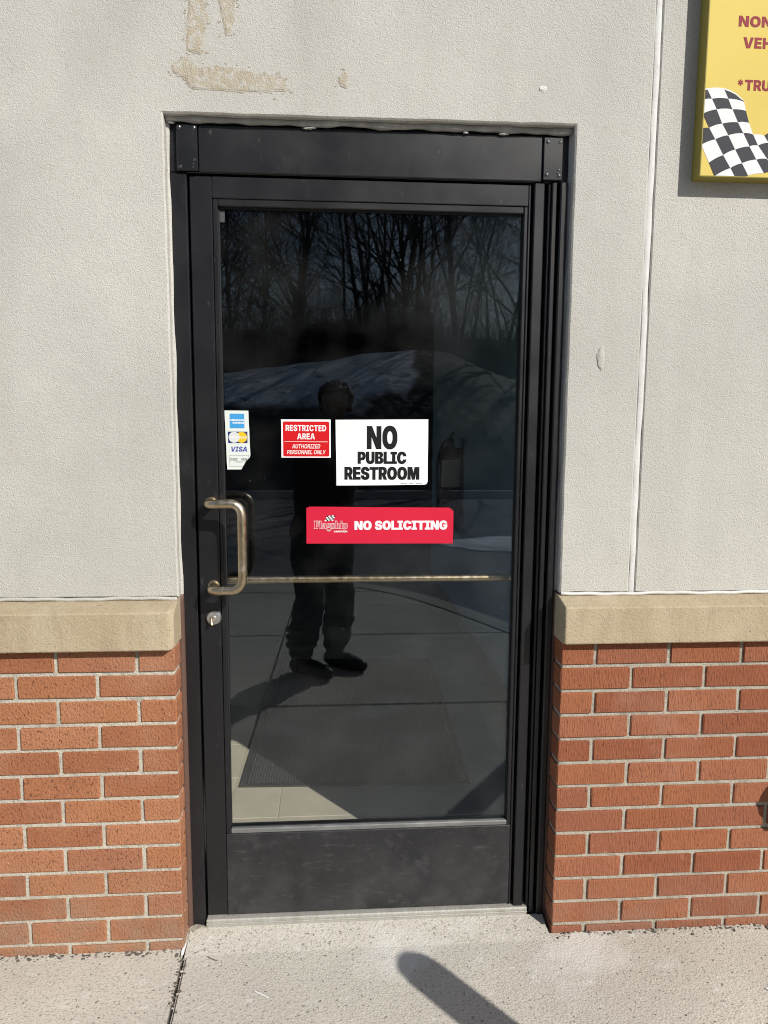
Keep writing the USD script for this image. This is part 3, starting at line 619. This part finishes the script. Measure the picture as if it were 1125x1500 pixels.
# no public restroom
X, Z = mp(491, .226, .001803, 614, 1.426, .00181, 300, 580, 2.8125)
ns = thing('restroom_sign', 'white NO PUBLIC RESTROOM sign with black capitals on the glass', 'sign')
obj('backing', slab_xz(sg.Polygon([(.2265, 1.4245), (.4725, 1.4275), (.4735, 1.262), (.470, 1.2545), (.464, 1.2525), (.2285, 1.2505)]), S0, GF-.0001), white_p, ns)
for t, a, b, c, d, w in (('NO', 667, 794, 217, 122, 900), ('PUBLIC', 629, 832, 278, 228, 900), ('RESTROOM', 574, 887, 344, 291, 900)):
    obj('lettering', slab_xz(fit(t, X(a), X(b), Z(c), Z(d), weight=w, fat=.0010), S1, S0-.00005), black_p, ns)
fp = [sg.box(X(810+k*9), Z(361), X(810+k*9+6), Z(358.6)) for k in (0, 1, 2, 4, 5, 7, 8, 9)]
obj('fine_print', slab_xz(shapely.union_all(fp), S1, S0-.00005), black_p, ns)
# no soliciting
X, Z = mp(449, .149, .001835, 743, 1.193, .00183, 445, 735, 4.891)
ss = thing('soliciting_sign', 'long crimson NO SOLICITING sign with white letters on the glass', 'sign')
obj('backing', slab_xz(sg.Polygon([(.1485, 1.1915), (.153, 1.1915), (.156, 1.194), (.5335, 1.1905), (.5445, 1.181), (.5445, 1.0925), (.148, 1.094)]), S0, GF-.0001), crim_p, ss)
obj('lettering', slab_xz(fit('NO SOLICITING', X(360), X(1030), Z(205), Z(140), weight=900, fat=.0006), S1, S0-.00005), letter_w, ss)
mathf = glob.glob('/opt/blender-*/*/datafiles/fonts/NotoSansMath-Regular.woff2')
fw = ''.join(chr(0x1D400+ord(c)-65) if c.isupper() else chr(0x1D41A+ord(c)-97) for c in 'Flagship') if mathf else 'Flagship'
fg = fit(fw, X(72), X(310), Z(195), Z(140), **({'font': mathf[0]} if mathf else {}))
obj('logo_shadow', slab_xz(affinity.translate(fg.buffer(.0011), .0004, -.0004), S1, S0-.00005), maroon_p, ss)
obj('logo_outline', slab_xz(fg.buffer(.0007), S2, S1-.00005), letter_w, ss)
obj('logo_lettering', slab_xz(fg.buffer(-.0001), S2-.0002, S2-.00005), crim_p, ss)
obj('lettering', slab_xz(fit('CARWASH', X(212), X(308), Z(222), Z(210)), S2, S1-.00005), letter_w, ss)
for r in range(4):
    for c in range(5):
        u0, u1 = 150+c*12, 162+c*12; v0, v1 = 100+r*10, 110+r*10; sl = 14*(1-r/3)
        wob = lambda u: 3*math.sin((u-150)/9)
        q = sg.Polygon([(X(u0+sl), Z(v0+wob(u0))), (X(u1+sl), Z(v0+wob(u1))), (X(u1+sl-4), Z(v1+wob(u1))), (X(u0+sl-4), Z(v1+wob(u0)))])
        obj('flag_square', slab_xz(q, S1, S0-.00005), letter_w if (r+c) % 2 else black_p, ss)

# ================================================================== yellow wall sign
ws = thing('wall_sign', 'yellow wall sign with checkered flag and maroon capitals', 'sign')
SX0, SZ0, SX1, SZ1, SD = 1.1295, 2.0308, 2.15, 3.15, SY-.044
fw_ = .0024
def mitred(pts): return slab_xz(sg.Polygon(pts), SD, SY)
obj('frame_rail', mitred([(SX0, SZ0), (SX1, SZ0), (SX1-fw_, SZ0+fw_), (SX0+fw_, SZ0+fw_)]), olive_p, ws)
obj('frame_rail', mitred([(SX0, SZ0), (SX0+fw_, SZ0+fw_), (SX0+fw_, SZ1-fw_), (SX0, SZ1)]), olive_p, ws)
obj('frame_rail', mitred([(SX0, SZ1), (SX0+fw_, SZ1-fw_), (SX1-fw_, SZ1-fw_), (SX1, SZ1)]), olive_p, ws)
obj('frame_rail', mitred([(SX1, SZ0), (SX1, SZ1), (SX1-fw_, SZ1-fw_), (SX1-fw_, SZ0+fw_)]), olive_p, ws)
face = sg.box(SX0+fw_, SZ0+fw_, SX1-fw_, SZ1-fw_)
SF = SD+.0010
obj('face', slab_xz(face, SF, SY-.002), yellow_p, ws)
# corners of the checkered squares (column, row) on the sign face, metres
PL = lambda v: np.array([.2154, 1.4312])+(np.array(v)-np.array([.2154, 1.4312]))*.9915
C_ = {k: PL(v) for k, v in {(0, 3): (1.1188, 2.1453), (0, 4): (1.1374, 2.1105), (0, 5): (1.1597, 2.069), (0, 6): (1.1759, 2.0369), (0, 7): (1.1912, 2.0046), (1, 0): (1.1047, 2.2342), (1, 1): (1.1206, 2.2125), (1, 2): (1.1364, 2.1837), (1, 3): (1.1552, 2.1513), (1, 4): (1.1728, 2.1245), (1, 5): (1.1953, 2.0879), (1, 6): (1.2161, 2.0576), (1, 7): (1.2349, 2.0271), (2, 0): (1.1454, 2.2403), (2, 1): (1.1579, 2.2195), (2, 2): (1.1718, 2.1951), (2, 3): (1.188, 2.162), (2, 4): (1.2056, 2.1352), (2, 5): (1.2255, 2.1018), (2, 6): (1.2455, 2.0699), (2, 7): (1.2635, 2.041), (3, 0): (1.1879, 2.2425), (3, 1): (1.1999, 2.2209), (3, 2): (1.2121, 2.1964), (3, 3): (1.2282, 2.1665), (3, 4): (1.2441, 2.1412), (3, 5): (1.2622, 2.1104), (3, 6): (1.2821, 2.0797), (3, 7): (1.3041, 2.0477), (4, 0): (1.2167, 2.2323), (4, 1): (1.2407, 2.215), (4, 2): (1.2475, 2.1937), (4, 3): (1.2572, 2.1658), (4, 4): (1.2697, 2.1388), (4, 5): (1.2843, 2.1133), (4, 6): (1.3105, 2.0815), (4, 7): (1.3325, 2.0511), (5, 4): (1.2983, 2.1371), (5, 5): (1.3112, 2.1206), (5, 6): (1.3349, 2.0904), (5, 7): (1.3607, 2.0568), (6, 4): (1.325, 2.1502), (6, 5): (1.3407, 2.1312), (6, 6): (1.3609, 2.1009), (6, 7): (1.3888, 2.0658), (7, 4): (1.3598, 2.161), (7, 5): (1.3759, 2.1372), (7, 6): (1.3943, 2.1085), (7, 7): (1.4169, 2.0731)}.items()}
inner = face.buffer(-.0003)
for c in range(7):
    for r in range(7):
        k = [(c, r), (c+1, r), (c+1, r+1), (c, r+1)]
        if c == 0 and r == 3: pass
        if not all(q in C_ for q in k): continue
        cor = [C_[q] for q in k]
        pts = []
        for i in range(4):
            a, b = cor[i], cor[(i+1) % 4]
            for t in (0, .25, .5, .75):
                p = a*(1-t)+b*t
                if i in (0, 2): p = p + np.array([0, .007*t*(1-t)])
                pts.append(p)
        q = sg.Polygon(pts).buffer(0).intersection(inner)
        if q.is_empty: continue
        obj('flag_square', slab_xz(q, SF-.0006, SF-.0001), flagwht if (c+r) % 2 == 0 else flagblk, ws)
rim = [(1.1252, 2.2406), (1.1425, 2.2431), (1.1667, 2.2459), (1.1885, 2.245), (1.2049, 2.2402), (1.2201, 2.2331), (1.2349, 2.2221), (1.2439, 2.2141), (1.2424, 2.216), (1.2336, 2.2202), (1.2189, 2.2308), (1.2041, 2.237), (1.188, 2.2418), (1.167, 2.2421), (1.1455, 2.24), (1.1254, 2.2368)]
obj('flag_edge', slab_xz(sg.Polygon([PL(v) for v in rim]).buffer(0).intersection(inner), SF-.0007, SF-.0001), flagwht, ws)
for t, a, b, c, d in (('NON', 1.2151, 1.2992, 2.3886, 2.4134), ('VEH', 1.2296, 1.3028, 2.3397, 2.3647), ('*TRU', 1.2223, 1.3055, 2.2421, 2.2668)):
    obj('lettering', slab_xz(fit(t, *(PL((a, c))[0], PL((b, c))[0], PL((a, c))[1], PL((a, d))[1]), weight=900), SF-.0006, SF-.0001), maroon_p, ws)

# ================================================================== black wall fixture at the right edge, bollard, small debris
fx = thing('wall_pipe', 'black capped pipe sticking out of the brick at the right edge', 'pipe')
blk = M('black_plastic', (.018, .018, .02), .4)
obj('pipe', [tube(fillet_path([(1.545, .01, .45), (1.545, -.10, .45), (1.545, -.10, .40)], .03, 8), .028, 20)], blk, fx, smooth=50)
obj('cap', [trimesh.creation.icosphere(subdivisions=3, radius=.052).apply_translation([1.545, -.1, .47])], blk, fx, smooth=True)
obj('bracket', [cbox(1.44, 1.475, -.035, .002, .302, .372, .012), cbox(1.47, 1.56, -.03, .002, .36, .40, .006)], blk, fx, smooth=30)
bo_base = np.array([.424, -.090]) + np.array([SUN[0], SUN[1]])/math.hypot(SUN[0], SUN[1])*(.98/math.tan(SUN_EL))
bo = thing('bollard', 'round-topped steel bollard casting the shadow before the door', 'bollard', loc=(bo_base[0], bo_base[1], 0))
bm = M('bollard_yellow', (.60, .42, .05), .5, layers=[(12, .55, .75, (.4, .28, .05), .6)])
obj('post', trimesh.creation.revolve(np.array([(0, -.02), (.055, -.02), (.055, .945), (.049, .972), (.032, .990), (0, .996)]), sections=32), bm, bo, smooth=40)
obj('base_collar', trimesh.creation.revolve(np.array([(0, .0), (.075, .0), (.072, .012), (.055, .02), (0, .02)]), sections=32), kerb_m, bo, smooth=40)
tw = obj('twig', tube(smooth_path([(-.118, -.035, .003), (-.105, -.048, .005), (-.088, -.055, .004)], 10), [.0008]*10, 5), joint_m, label='tiny dark twig on the concrete by the door jamb', cat='twig')
pp = sg.Polygon([(1.308, -.236), (1.35, -.23), (1.36, -.27), (1.322, -.262)])
obj('paper_scrap', slab_xy(pp, .001, .003), white_p, label='white paper scrap on the pavement at the right edge', cat='scrap')
obj('straw_bit', tube([(.02, -.165, .002), (.055, -.19, .003)], .0016, 6), letter_w, label='short pale straw lying on the pavement left of the shadow', cat='straw')
gr = np.random.RandomState(12); ga, gb_ = [], []
def pebble(x, y, r):
    m = trimesh.creation.icosphere(subdivisions=1); m.vertices = m.vertices*gr.uniform(.6, 1.2, (len(m.vertices), 1))*np.array([r*gr.uniform(.8, 1.7), r*gr.uniform(.7, 1.3), r*.55])+np.array([x, y, r*.3]); return m
for k in range(330):
    x = gr.uniform(-.75, -.19) if gr.rand() < .45 else gr.uniform(.828, 1.55)
    (ga if gr.rand() < .68 else gb_).append(pebble(x, -abs(gr.normal(0, .010))-.001, gr.uniform(.0010, .0042)))
for k in range(90): (ga if gr.rand() < .5 else gb_).append(pebble(gr.uniform(-.18, .82), .060-abs(gr.normal(0, .006)), gr.uniform(.0008, .0028)))
for k in range(60):
    y = gr.uniform(-.30, .04); (ga if gr.rand() < .7 else gb_).append(pebble(-.184+SK*y+gr.normal(0, .007), y, gr.uniform(.001, .004)))
for k in range(140): (ga if gr.rand() < .6 else gb_).append(pebble(gr.uniform(-.8, 1.6), -gr.uniform(.02, .45), gr.uniform(.0007, .0022)))
gritt = thing('grit', 'dark and pale grit gathered along the foot of the brick walls', 'grit', kind='stuff')
obj('dark_grit', ga, M('grit_dark', (.10, .085, .07), .9), gritt); obj('pale_grit', gb_, M('grit_pale', (.42, .39, .33), .9), gritt)
cp = sg.Polygon([(-.181, .045), (-.176, .03), (-.183, -.02), (-.193, -.035), (-.197, -.02), (-.190, .02)])
cp = affinity.scale(cp, .45, .7)
obj('sealant_strip', slab_xy(cp, -.006, .004), letter_w, label='torn white sealant strip in the joint beside the left brick corner', cat='sealant')
# ================================================================== trees of the wood
bark_m = M('bark', (.05, .042, .036), .9, layers=[(14, .45, .7, (.085, .075, .065), .7, (1, 1, .2))], bumps=[(40, .01, (1, 1, .2))])
twig_m = M('twigs', (.03, .025, .022), .9)
def make_tree(seed, H, spread, lean, forks):
    rg = random.Random(seed); trunk, limbs, twigs = [], [], []
    def grow(p, d, L, r, lev):
        n = 5 if lev < 2 else (4 if lev == 2 else 3); pts = [p]; rr = [r]; q = np.array(p, float); dd = np.array(d, float)
        for i in range(n):
            dd = dd + np.array([rg.gauss(0, 1), rg.gauss(0, 1), rg.gauss(0, .5)])*(.09 if lev == 0 else .17) + np.array([0, 0, .05 if lev else .0]); dd /= np.linalg.norm(dd)
            q = q + dd*L/n; pts.append(q.copy()); rr.append(r*(1-(i+1)/n*(.72 if lev == 0 else .85)))
        sd = (9, 6, 4, 3, 3)[lev]
        (trunk if lev == 0 else limbs if lev <= 2 else twigs).append(tube(pts, rr, sd, cap=False))
        if lev == 4: return
        nb = (forks+2, 7, 5, 3)[lev]
        for b in range(nb):
            t = rg.uniform(.16 if lev == 0 else .2, 1.0); k = min(int(t*n), n-1); u = t*n-k
            pp = pts[k]*(1-u)+pts[k+1]*u; rb = (rr[k]*(1-u)+rr[k+1]*u)
            az = rg.uniform(0, 6.283); el = rg.uniform(.4, 1.15)*spread
            ax = np.cross(dd, [math.cos(az), math.sin(az), .1]); ax /= np.linalg.norm(ax)
            nd = dd*math.cos(el)+ax*math.sin(el)
            grow(pp, nd, L*rg.uniform(.34, .62) if lev == 0 else L*rg.uniform(.38, .62), max(rb*rg.uniform(.42, .62), .0038), lev+1)
    grow(np.array([0, 0, -.4]), np.array([lean, rg.uniform(-.05, .05), 1.0]), H, H*.0085, 0)
    return [trimesh.util.concatenate(x) for x in (trunk, limbs, twigs)]
KINDS = [(11, 12., 1.0, .03, 13, 'tall bare grey tree in the wood on the snowy bank, mirrored in the glass'), (12, 10., 1.25, -.1, 12, 'spreading bare tree in the wood on the snowy bank, mirrored in the glass'),
         (13, 11.5, .75, .12, 12, 'slender leaning bare tree in the wood on the snowy bank, mirrored in the glass'), (14, 7.5, 1.2, .0, 12, 'low bushy bare tree in the wood on the snowy bank, mirrored in the glass')]
protos = {}
def plant(k, x, y, s, rz, label=None):
    z = float(bank_z(np.array([x]), np.array([y]))[0]) if y > -20.2 else float(hill_z(np.array([x]), np.array([y]))[0])
    kd = KINDS[k]
    xf = UsdGeom.Xform.Define(stage, path_for('bare_tree', None)); p = xf.GetPrim()
    xf.AddTranslateOp().Set(Gf.Vec3d(x, y, z)); xf.AddRotateZOp().Set(rz); xf.AddScaleOp().Set(Gf.Vec3f(s, s, s))
    if k not in protos:
        protos[k] = p; t, l, w = make_tree(*kd[:5])
        obj('trunk', t, bark_m, p, smooth=True); obj('branches', l, bark_m, p, smooth=True); obj('twigs', w, twig_m, p)
    else:
        p.GetReferences().AddInternalReference(protos[k].GetPath()); p.SetInstanceable(True)
    tag(p, label or kd[5], 'tree', None if label else 'bare trees of the wood')
trg = random.Random(21)
plant(1, 5.1, -18.6, 1.05, 200, 'wide-limbed bare tree standing furthest forward, mirrored at the right edge of the glass')
plant(0, 3.9, -19.6, 1.0, 40, 'tall bare tree on the bank just left of the wide-limbed one, mirrored'); plant(2, 2.2, -21.5, 1.0, 100)
plant(0, -3.6, -20.5, 1.0, 10); plant(2, -1.2, -22.5, 1.05, 60); plant(1, -6.0, -19.5, 1.0, 300); plant(3, .6, -21.2, 1.0, 20); plant(2, 7.5, -19, .9, 0); plant(0, 7.0, -22, .95, 120)
for i in range(14):
    x = trg.uniform(-7.5, 7); plant(trg.choice([3, 3, 1, 2]), x, -trg.uniform(20.5, 25), trg.uniform(.42, .75), trg.uniform(0, 360))
for i in range(28):
    y = -trg.uniform(20.8, 42); x = trg.uniform(-.36, .30)*(-y)+.8
    if abs(x-(-y*.767)) < 4.5 and y > -30: continue
    plant(trg.choice([0, 1, 2, 3, 0, 2]), x, y, trg.uniform(.8, 1.12), trg.uniform(0, 360))

# brushy undergrowth on the bank's crest and hillside
bg = np.random.RandomState(4); sticks = []
for i in range(2600):
    y = -19.2-bg.rand()**1.5*16; x = bg.uniform(-.40, .34)*(-y)+.8
    z = float(hill_z(np.array([x]), np.array([y]))[0]) if y < -20.2 else float(bank_z(np.array([x]), np.array([y]))[0])
    for j in range(3):
        d = np.array([bg.normal(0, .42), bg.normal(0, .3), 1.]); L = bg.uniform(.7, 3.4)*(1 if y < -20.4 else .35); b0 = np.array([x+bg.normal(0, .2), y+bg.normal(0, .2), z-.1])
        b1 = b0+d*L*.5; b2 = b1+(d+np.array([bg.normal(0, .4), 0, -.1]))*L*.5
        sticks.append(tube([b0, b1, b2], [.010, .007, .003], 3, cap=False))
obj('undergrowth', sticks, twig_m, label='tangle of bare brush at the foot of the trees on the bank', cat='brush', kind='stuff')

# ================================================================== person holding the phone (mirrored in the glass)
def bones(lst, length=.012, it=8):
    parts = []
    for a, ra, b, rb in lst:
        sa = m3.Manifold.sphere(ra, 20).translate(tuple(map(float, a))); sb = m3.Manifold.sphere(rb, 20).translate(tuple(map(float, b)))
        parts.append(m3.Manifold.batch_hull([sa, sb]))
    m = m3.Manifold.batch_boolean(parts, m3.OpType.Add)
    m = m.refine_to_length(length); me = m.to_mesh(); t = trimesh.Trimesh(me.vert_properties[:, :3], me.tri_verts, process=True)
    trimesh.smoothing.filter_taubin(t, iterations=it); return t
F2 = np.array([.62, .78, 0]); F2 /= np.linalg.norm(F2); RV = np.array([F2[1], -F2[0], 0]); UP = np.array([0, 0, 1.])
def pt(base, f=0, r=0, z=0): return np.array(base, float)+F2*f+RV*r+UP*z
hip = np.array([.165, -2.06, .82]); chest = np.array([.185, -2.09, 1.17]); shc = np.array([.20, -2.105, 1.285]); head = np.array([.238, -2.115, 1.492])
fl, frr = np.array([.045, -1.975, 0]), np.array([.235, -2.10, 0])
shL, shR = pt(shc, 0, -.155), pt(shc, 0, .155)
elL, elR = np.array([.045, -1.985, 1.075]), np.array([.395, -2.07, 1.085])
PC = CAM - CF*.0075 - CU*.058            # phone centre
wrL = PC - CR*.078 - CU*.055 - CF*.035; wrR = PC + CR*.078 - CU*.055 - CF*.035
hipL, hipR = pt(hip, 0, -.085), pt(hip, 0, .085)
knL, knR = pt((hipL+np.r_[fl[:2], 0])/2*np.array([1, 1, 0])+UP*.445, .035), pt((hipR+np.r_[frr[:2], 0])/2*np.array([1, 1, 0])+UP*.445, .04)
anL, anR = fl+UP*.085, frr+UP*.085
toe = np.array([.80, .60, 0])
B = []
for h, k, a in ((hipL, knL, anL), (hipR, knR, anR)):
    B += [(h, .078, k, .052), (k, .052, (k+a)/2+UP*.04, .05), ((k+a)/2+UP*.04, .05, a, .036), (a, .036, a+toe*.13-UP*.045, .03)]
B += [(hipL, .085, hipR, .085), (hip, .10, chest, .105), (pt(chest, 0, -.06), .10, pt(chest, 0, .06), .10), (chest, .10, shc, .085), (shL, .052, shR, .052), (shc, .06, pt(shc, .015, 0, .075), .047),
      (pt(shc, .01, 0, .06), .046, head-UP*.05, .046)]
for s, e, w in ((shL, elL, wrL), (shR, elR, wrR)): B += [(s, .05, e, .036), (e, .036, w, .025)]
# head facing the phone
hf = (PC-head)*np.array([1, 1, .0]); hf /= np.linalg.norm(hf); hr = np.array([hf[1], -hf[0], 0])
def hp_(f, r, z): return head+hf*f+hr*r+UP*z
B += [(hp_(-.02, 0, .03), .083, hp_(.02, 0, .02), .075), (hp_(.0, 0, 0), .07, hp_(.035, 0, -.06), .045), (hp_(.06, 0, -.082), .022, hp_(.03, .03, -.07), .03), (hp_(.06, 0, -.082), .022, hp_(.03, -.03, -.07), .03),
      (hp_(.088, 0, .02), .010, hp_(.106, 0, -.02), .0135), (hp_(.085, -.02, -.052), .009, hp_(.085, .02, -.052), .009), (hp_(.08, -.035, .03), .012, hp_(.08, .035, .03), .012),
      (hp_(0, .08, .01), .014, hp_(-.005, .083, -.02), .011), (hp_(0, -.08, .01), .014, hp_(-.005, -.083, -.02), .011)]
# hands closed round the phone's sides: fingers on the back (wall side), thumbs on the screen side
for s, w in ((-1, wrL), (1, wrR)):
    e = PC + CR*s*.036
    pm = e + CR*s*.016 - CU*.035 - CF*.014
    B += [(w, .024, pm, .021), (w, .02, e+CR*s*.018-CU*.012-CF*.008, .016), (pm, .018, e+CR*s*.016-CU*.060-CF*.006, .015), (pm, .018, e+CR*s*.015+CU*.0-CF*.004, .014)]
    for j, (u, ln) in enumerate(((.002, .9), (-.018, 1.0), (-.037, .95), (-.055, .78))):
        k0 = e + CR*s*.014 + CU*u - CF*.004; k1 = e + CR*s*.012 + CU*(u+.002) + CF*.014; k2 = e - CR*s*.014*ln + CU*(u+.004) + CF*.0165; k3 = e - CR*s*.034*ln + CU*(u+.003) + CF*.0135
        B += [(k0, .0098, k1, .0092), (k1, .0088, k2, .0082), (k2, .0082, k3, .0074)]
    t0 = pm - CF*.004; t1 = e + CR*s*.004 - CU*.012 - CF*.022; t2 = e - CR*s*.022 + CU*.008 - CF*.017
    B += [(t0, .0135, t1, .0105), (t1, .0105, t2, .0088)]
per = thing('person', 'person in dark work jacket, trousers and boots holding a phone, mirrored in glass', 'person')
skin_m = M('skin', (.065, .034, .023), .55); hair_m = M('hair', (.012, .010, .009), .7, bumps=[(90, .01)])
jack_m = M('dark_jacket', (.008, .0085, .011), .75, bumps=[(25, .01)]); trou_m = M('dark_trousers', (.009, .009, .010), .85, bumps=[(22, .012)])
boot_m = M('black_boots', (.012, .012, .013), .5)
obj('body', bones(B, .007, 6), skin_m, per, smooth=True)
J = [(pt(hip, 0, -.05, -.08), .125, pt(hip, 0, .05, -.08), .125), (pt(hip, 0, -.05, -.08), .125, pt(chest, 0, -.06), .125), (pt(hip, 0, .05, -.08), .125, pt(chest, 0, .06), .125), (pt(chest, 0, -.06), .125, pt(shc, 0, -.06), .10), (pt(chest, 0, .06), .125, pt(shc, 0, .06), .10),
     (shL, .072, shR, .072), (shc, .085, pt(shc, .0, 0, .055), .066)]
for s, e, w in ((shL, elL, wrL), (shR, elR, wrR)): J += [(s, .072, e, .056), (e, .056, w+(e-w)*.12, .038)]
def ripple(t, amp, freq, seed):
    n = meshkit.fbm(t.vertices*freq, 3, seed)-.5; t.vertices = t.vertices + t.vertex_normals*(n*2*amp)[:, None]; return t
jk = ripple(bones(J, .013, 8), .016, 14, 2); obj('jacket', jk, jack_m, per, smooth=True)
T = [(hipL, .118, hipR, .118)]
for h, k, a in ((hipL, knL, anL), (hipR, knR, anR)):
    T += [(h, .112, k, .082), (k, .082, k*.4+a*.6, .086), (k*.4+a*.6, .086, a+UP*.055, .066)]
tr = bones(T, .012, 6); z = tr.vertices[:, 2]
tr.vertices = tr.vertices + tr.vertex_normals*((np.sin(z*80+3*np.sin(tr.vertices[:, 0]*30))*.0045*np.clip((.5-z)/.3, 0, 1))[:, None]); tr = ripple(tr, .020, 9, 6)
obj('trousers', tr, trou_m, per, smooth=True)
for a in (anL, anR):
    g = a*np.array([1, 1, 0])
    b_ = bones([(a+UP*.08, .057, g+UP*.05, .052), (g+UP*.048, .048, g+toe*.10+UP*.047, .045), (g+toe*.10+UP*.045, .045, g+toe*.185+UP*.036, .034), (g-toe*.035+UP*.045, .043, g+UP*.05, .05)], .009, 5)
    v = b_.vertices; v[:, 2] = np.maximum(v[:, 2], .004); obj('boot', b_, boot_m, per, smooth=True)
hi = trimesh.creation.icosphere(subdivisions=5, radius=1.0); v = hi.vertices
v = v*(1+.22*(meshkit.fbm(v*4+3, 4, 8)-.5)[:, None]*2); hc = hp_(-.028, 0, .048)
w = v*np.array([.100, .104, .096]); w = w[:, [0]]*hr+w[:, [1]]*hf+w[:, [2]]*UP
keep = ((w@hf) > .048) & (w[:, 2] < .035); w[keep] = w[keep]*.55
hi.vertices = w+hc; obj('hair', hi, hair_m, per, smooth=True)
for s in (-1, 1):
    obj('eye', trimesh.creation.icosphere(subdivisions=2, radius=.0105).apply_translation(hp_(.074, s*.031, .012)), hair_m, per, smooth=True)
st_m = M('reflective_tape', (.14, .12, .05), .5)
for k in range(3):
    zc = .17+k*.045; c = anL*np.array([1, 1, 0])+UP*zc
    obj('reflective_stripe', trimesh.creation.annulus(.070, .087, .014).apply_translation(c), st_m, per)
ph = thing('phone', 'black smartphone held up in both hands, mirrored in the glass', 'phone')
def phone_space(m):
    T4 = np.eye(4); T4[:3, 0], T4[:3, 1], T4[:3, 2], T4[:3, 3] = CR, CF, CU, PC; m = m.copy(); m.apply_transform(T4); return m
obj('casing', phone_space(cbox(-.037, .037, -.0045, .004, -.080, .080, .003)), M('phone_casing', (.02, .02, .022), .3), ph)
obj('screen', phone_space(box(-.034, .034, -.0052, -.0046, -.077, .077)), M('phone_screen', (.01, .01, .012), .1), ph)
obj('camera_island', phone_space(cbox(-.034, .020, .0041, .0055, .034, .076, .001)), blk, ph)
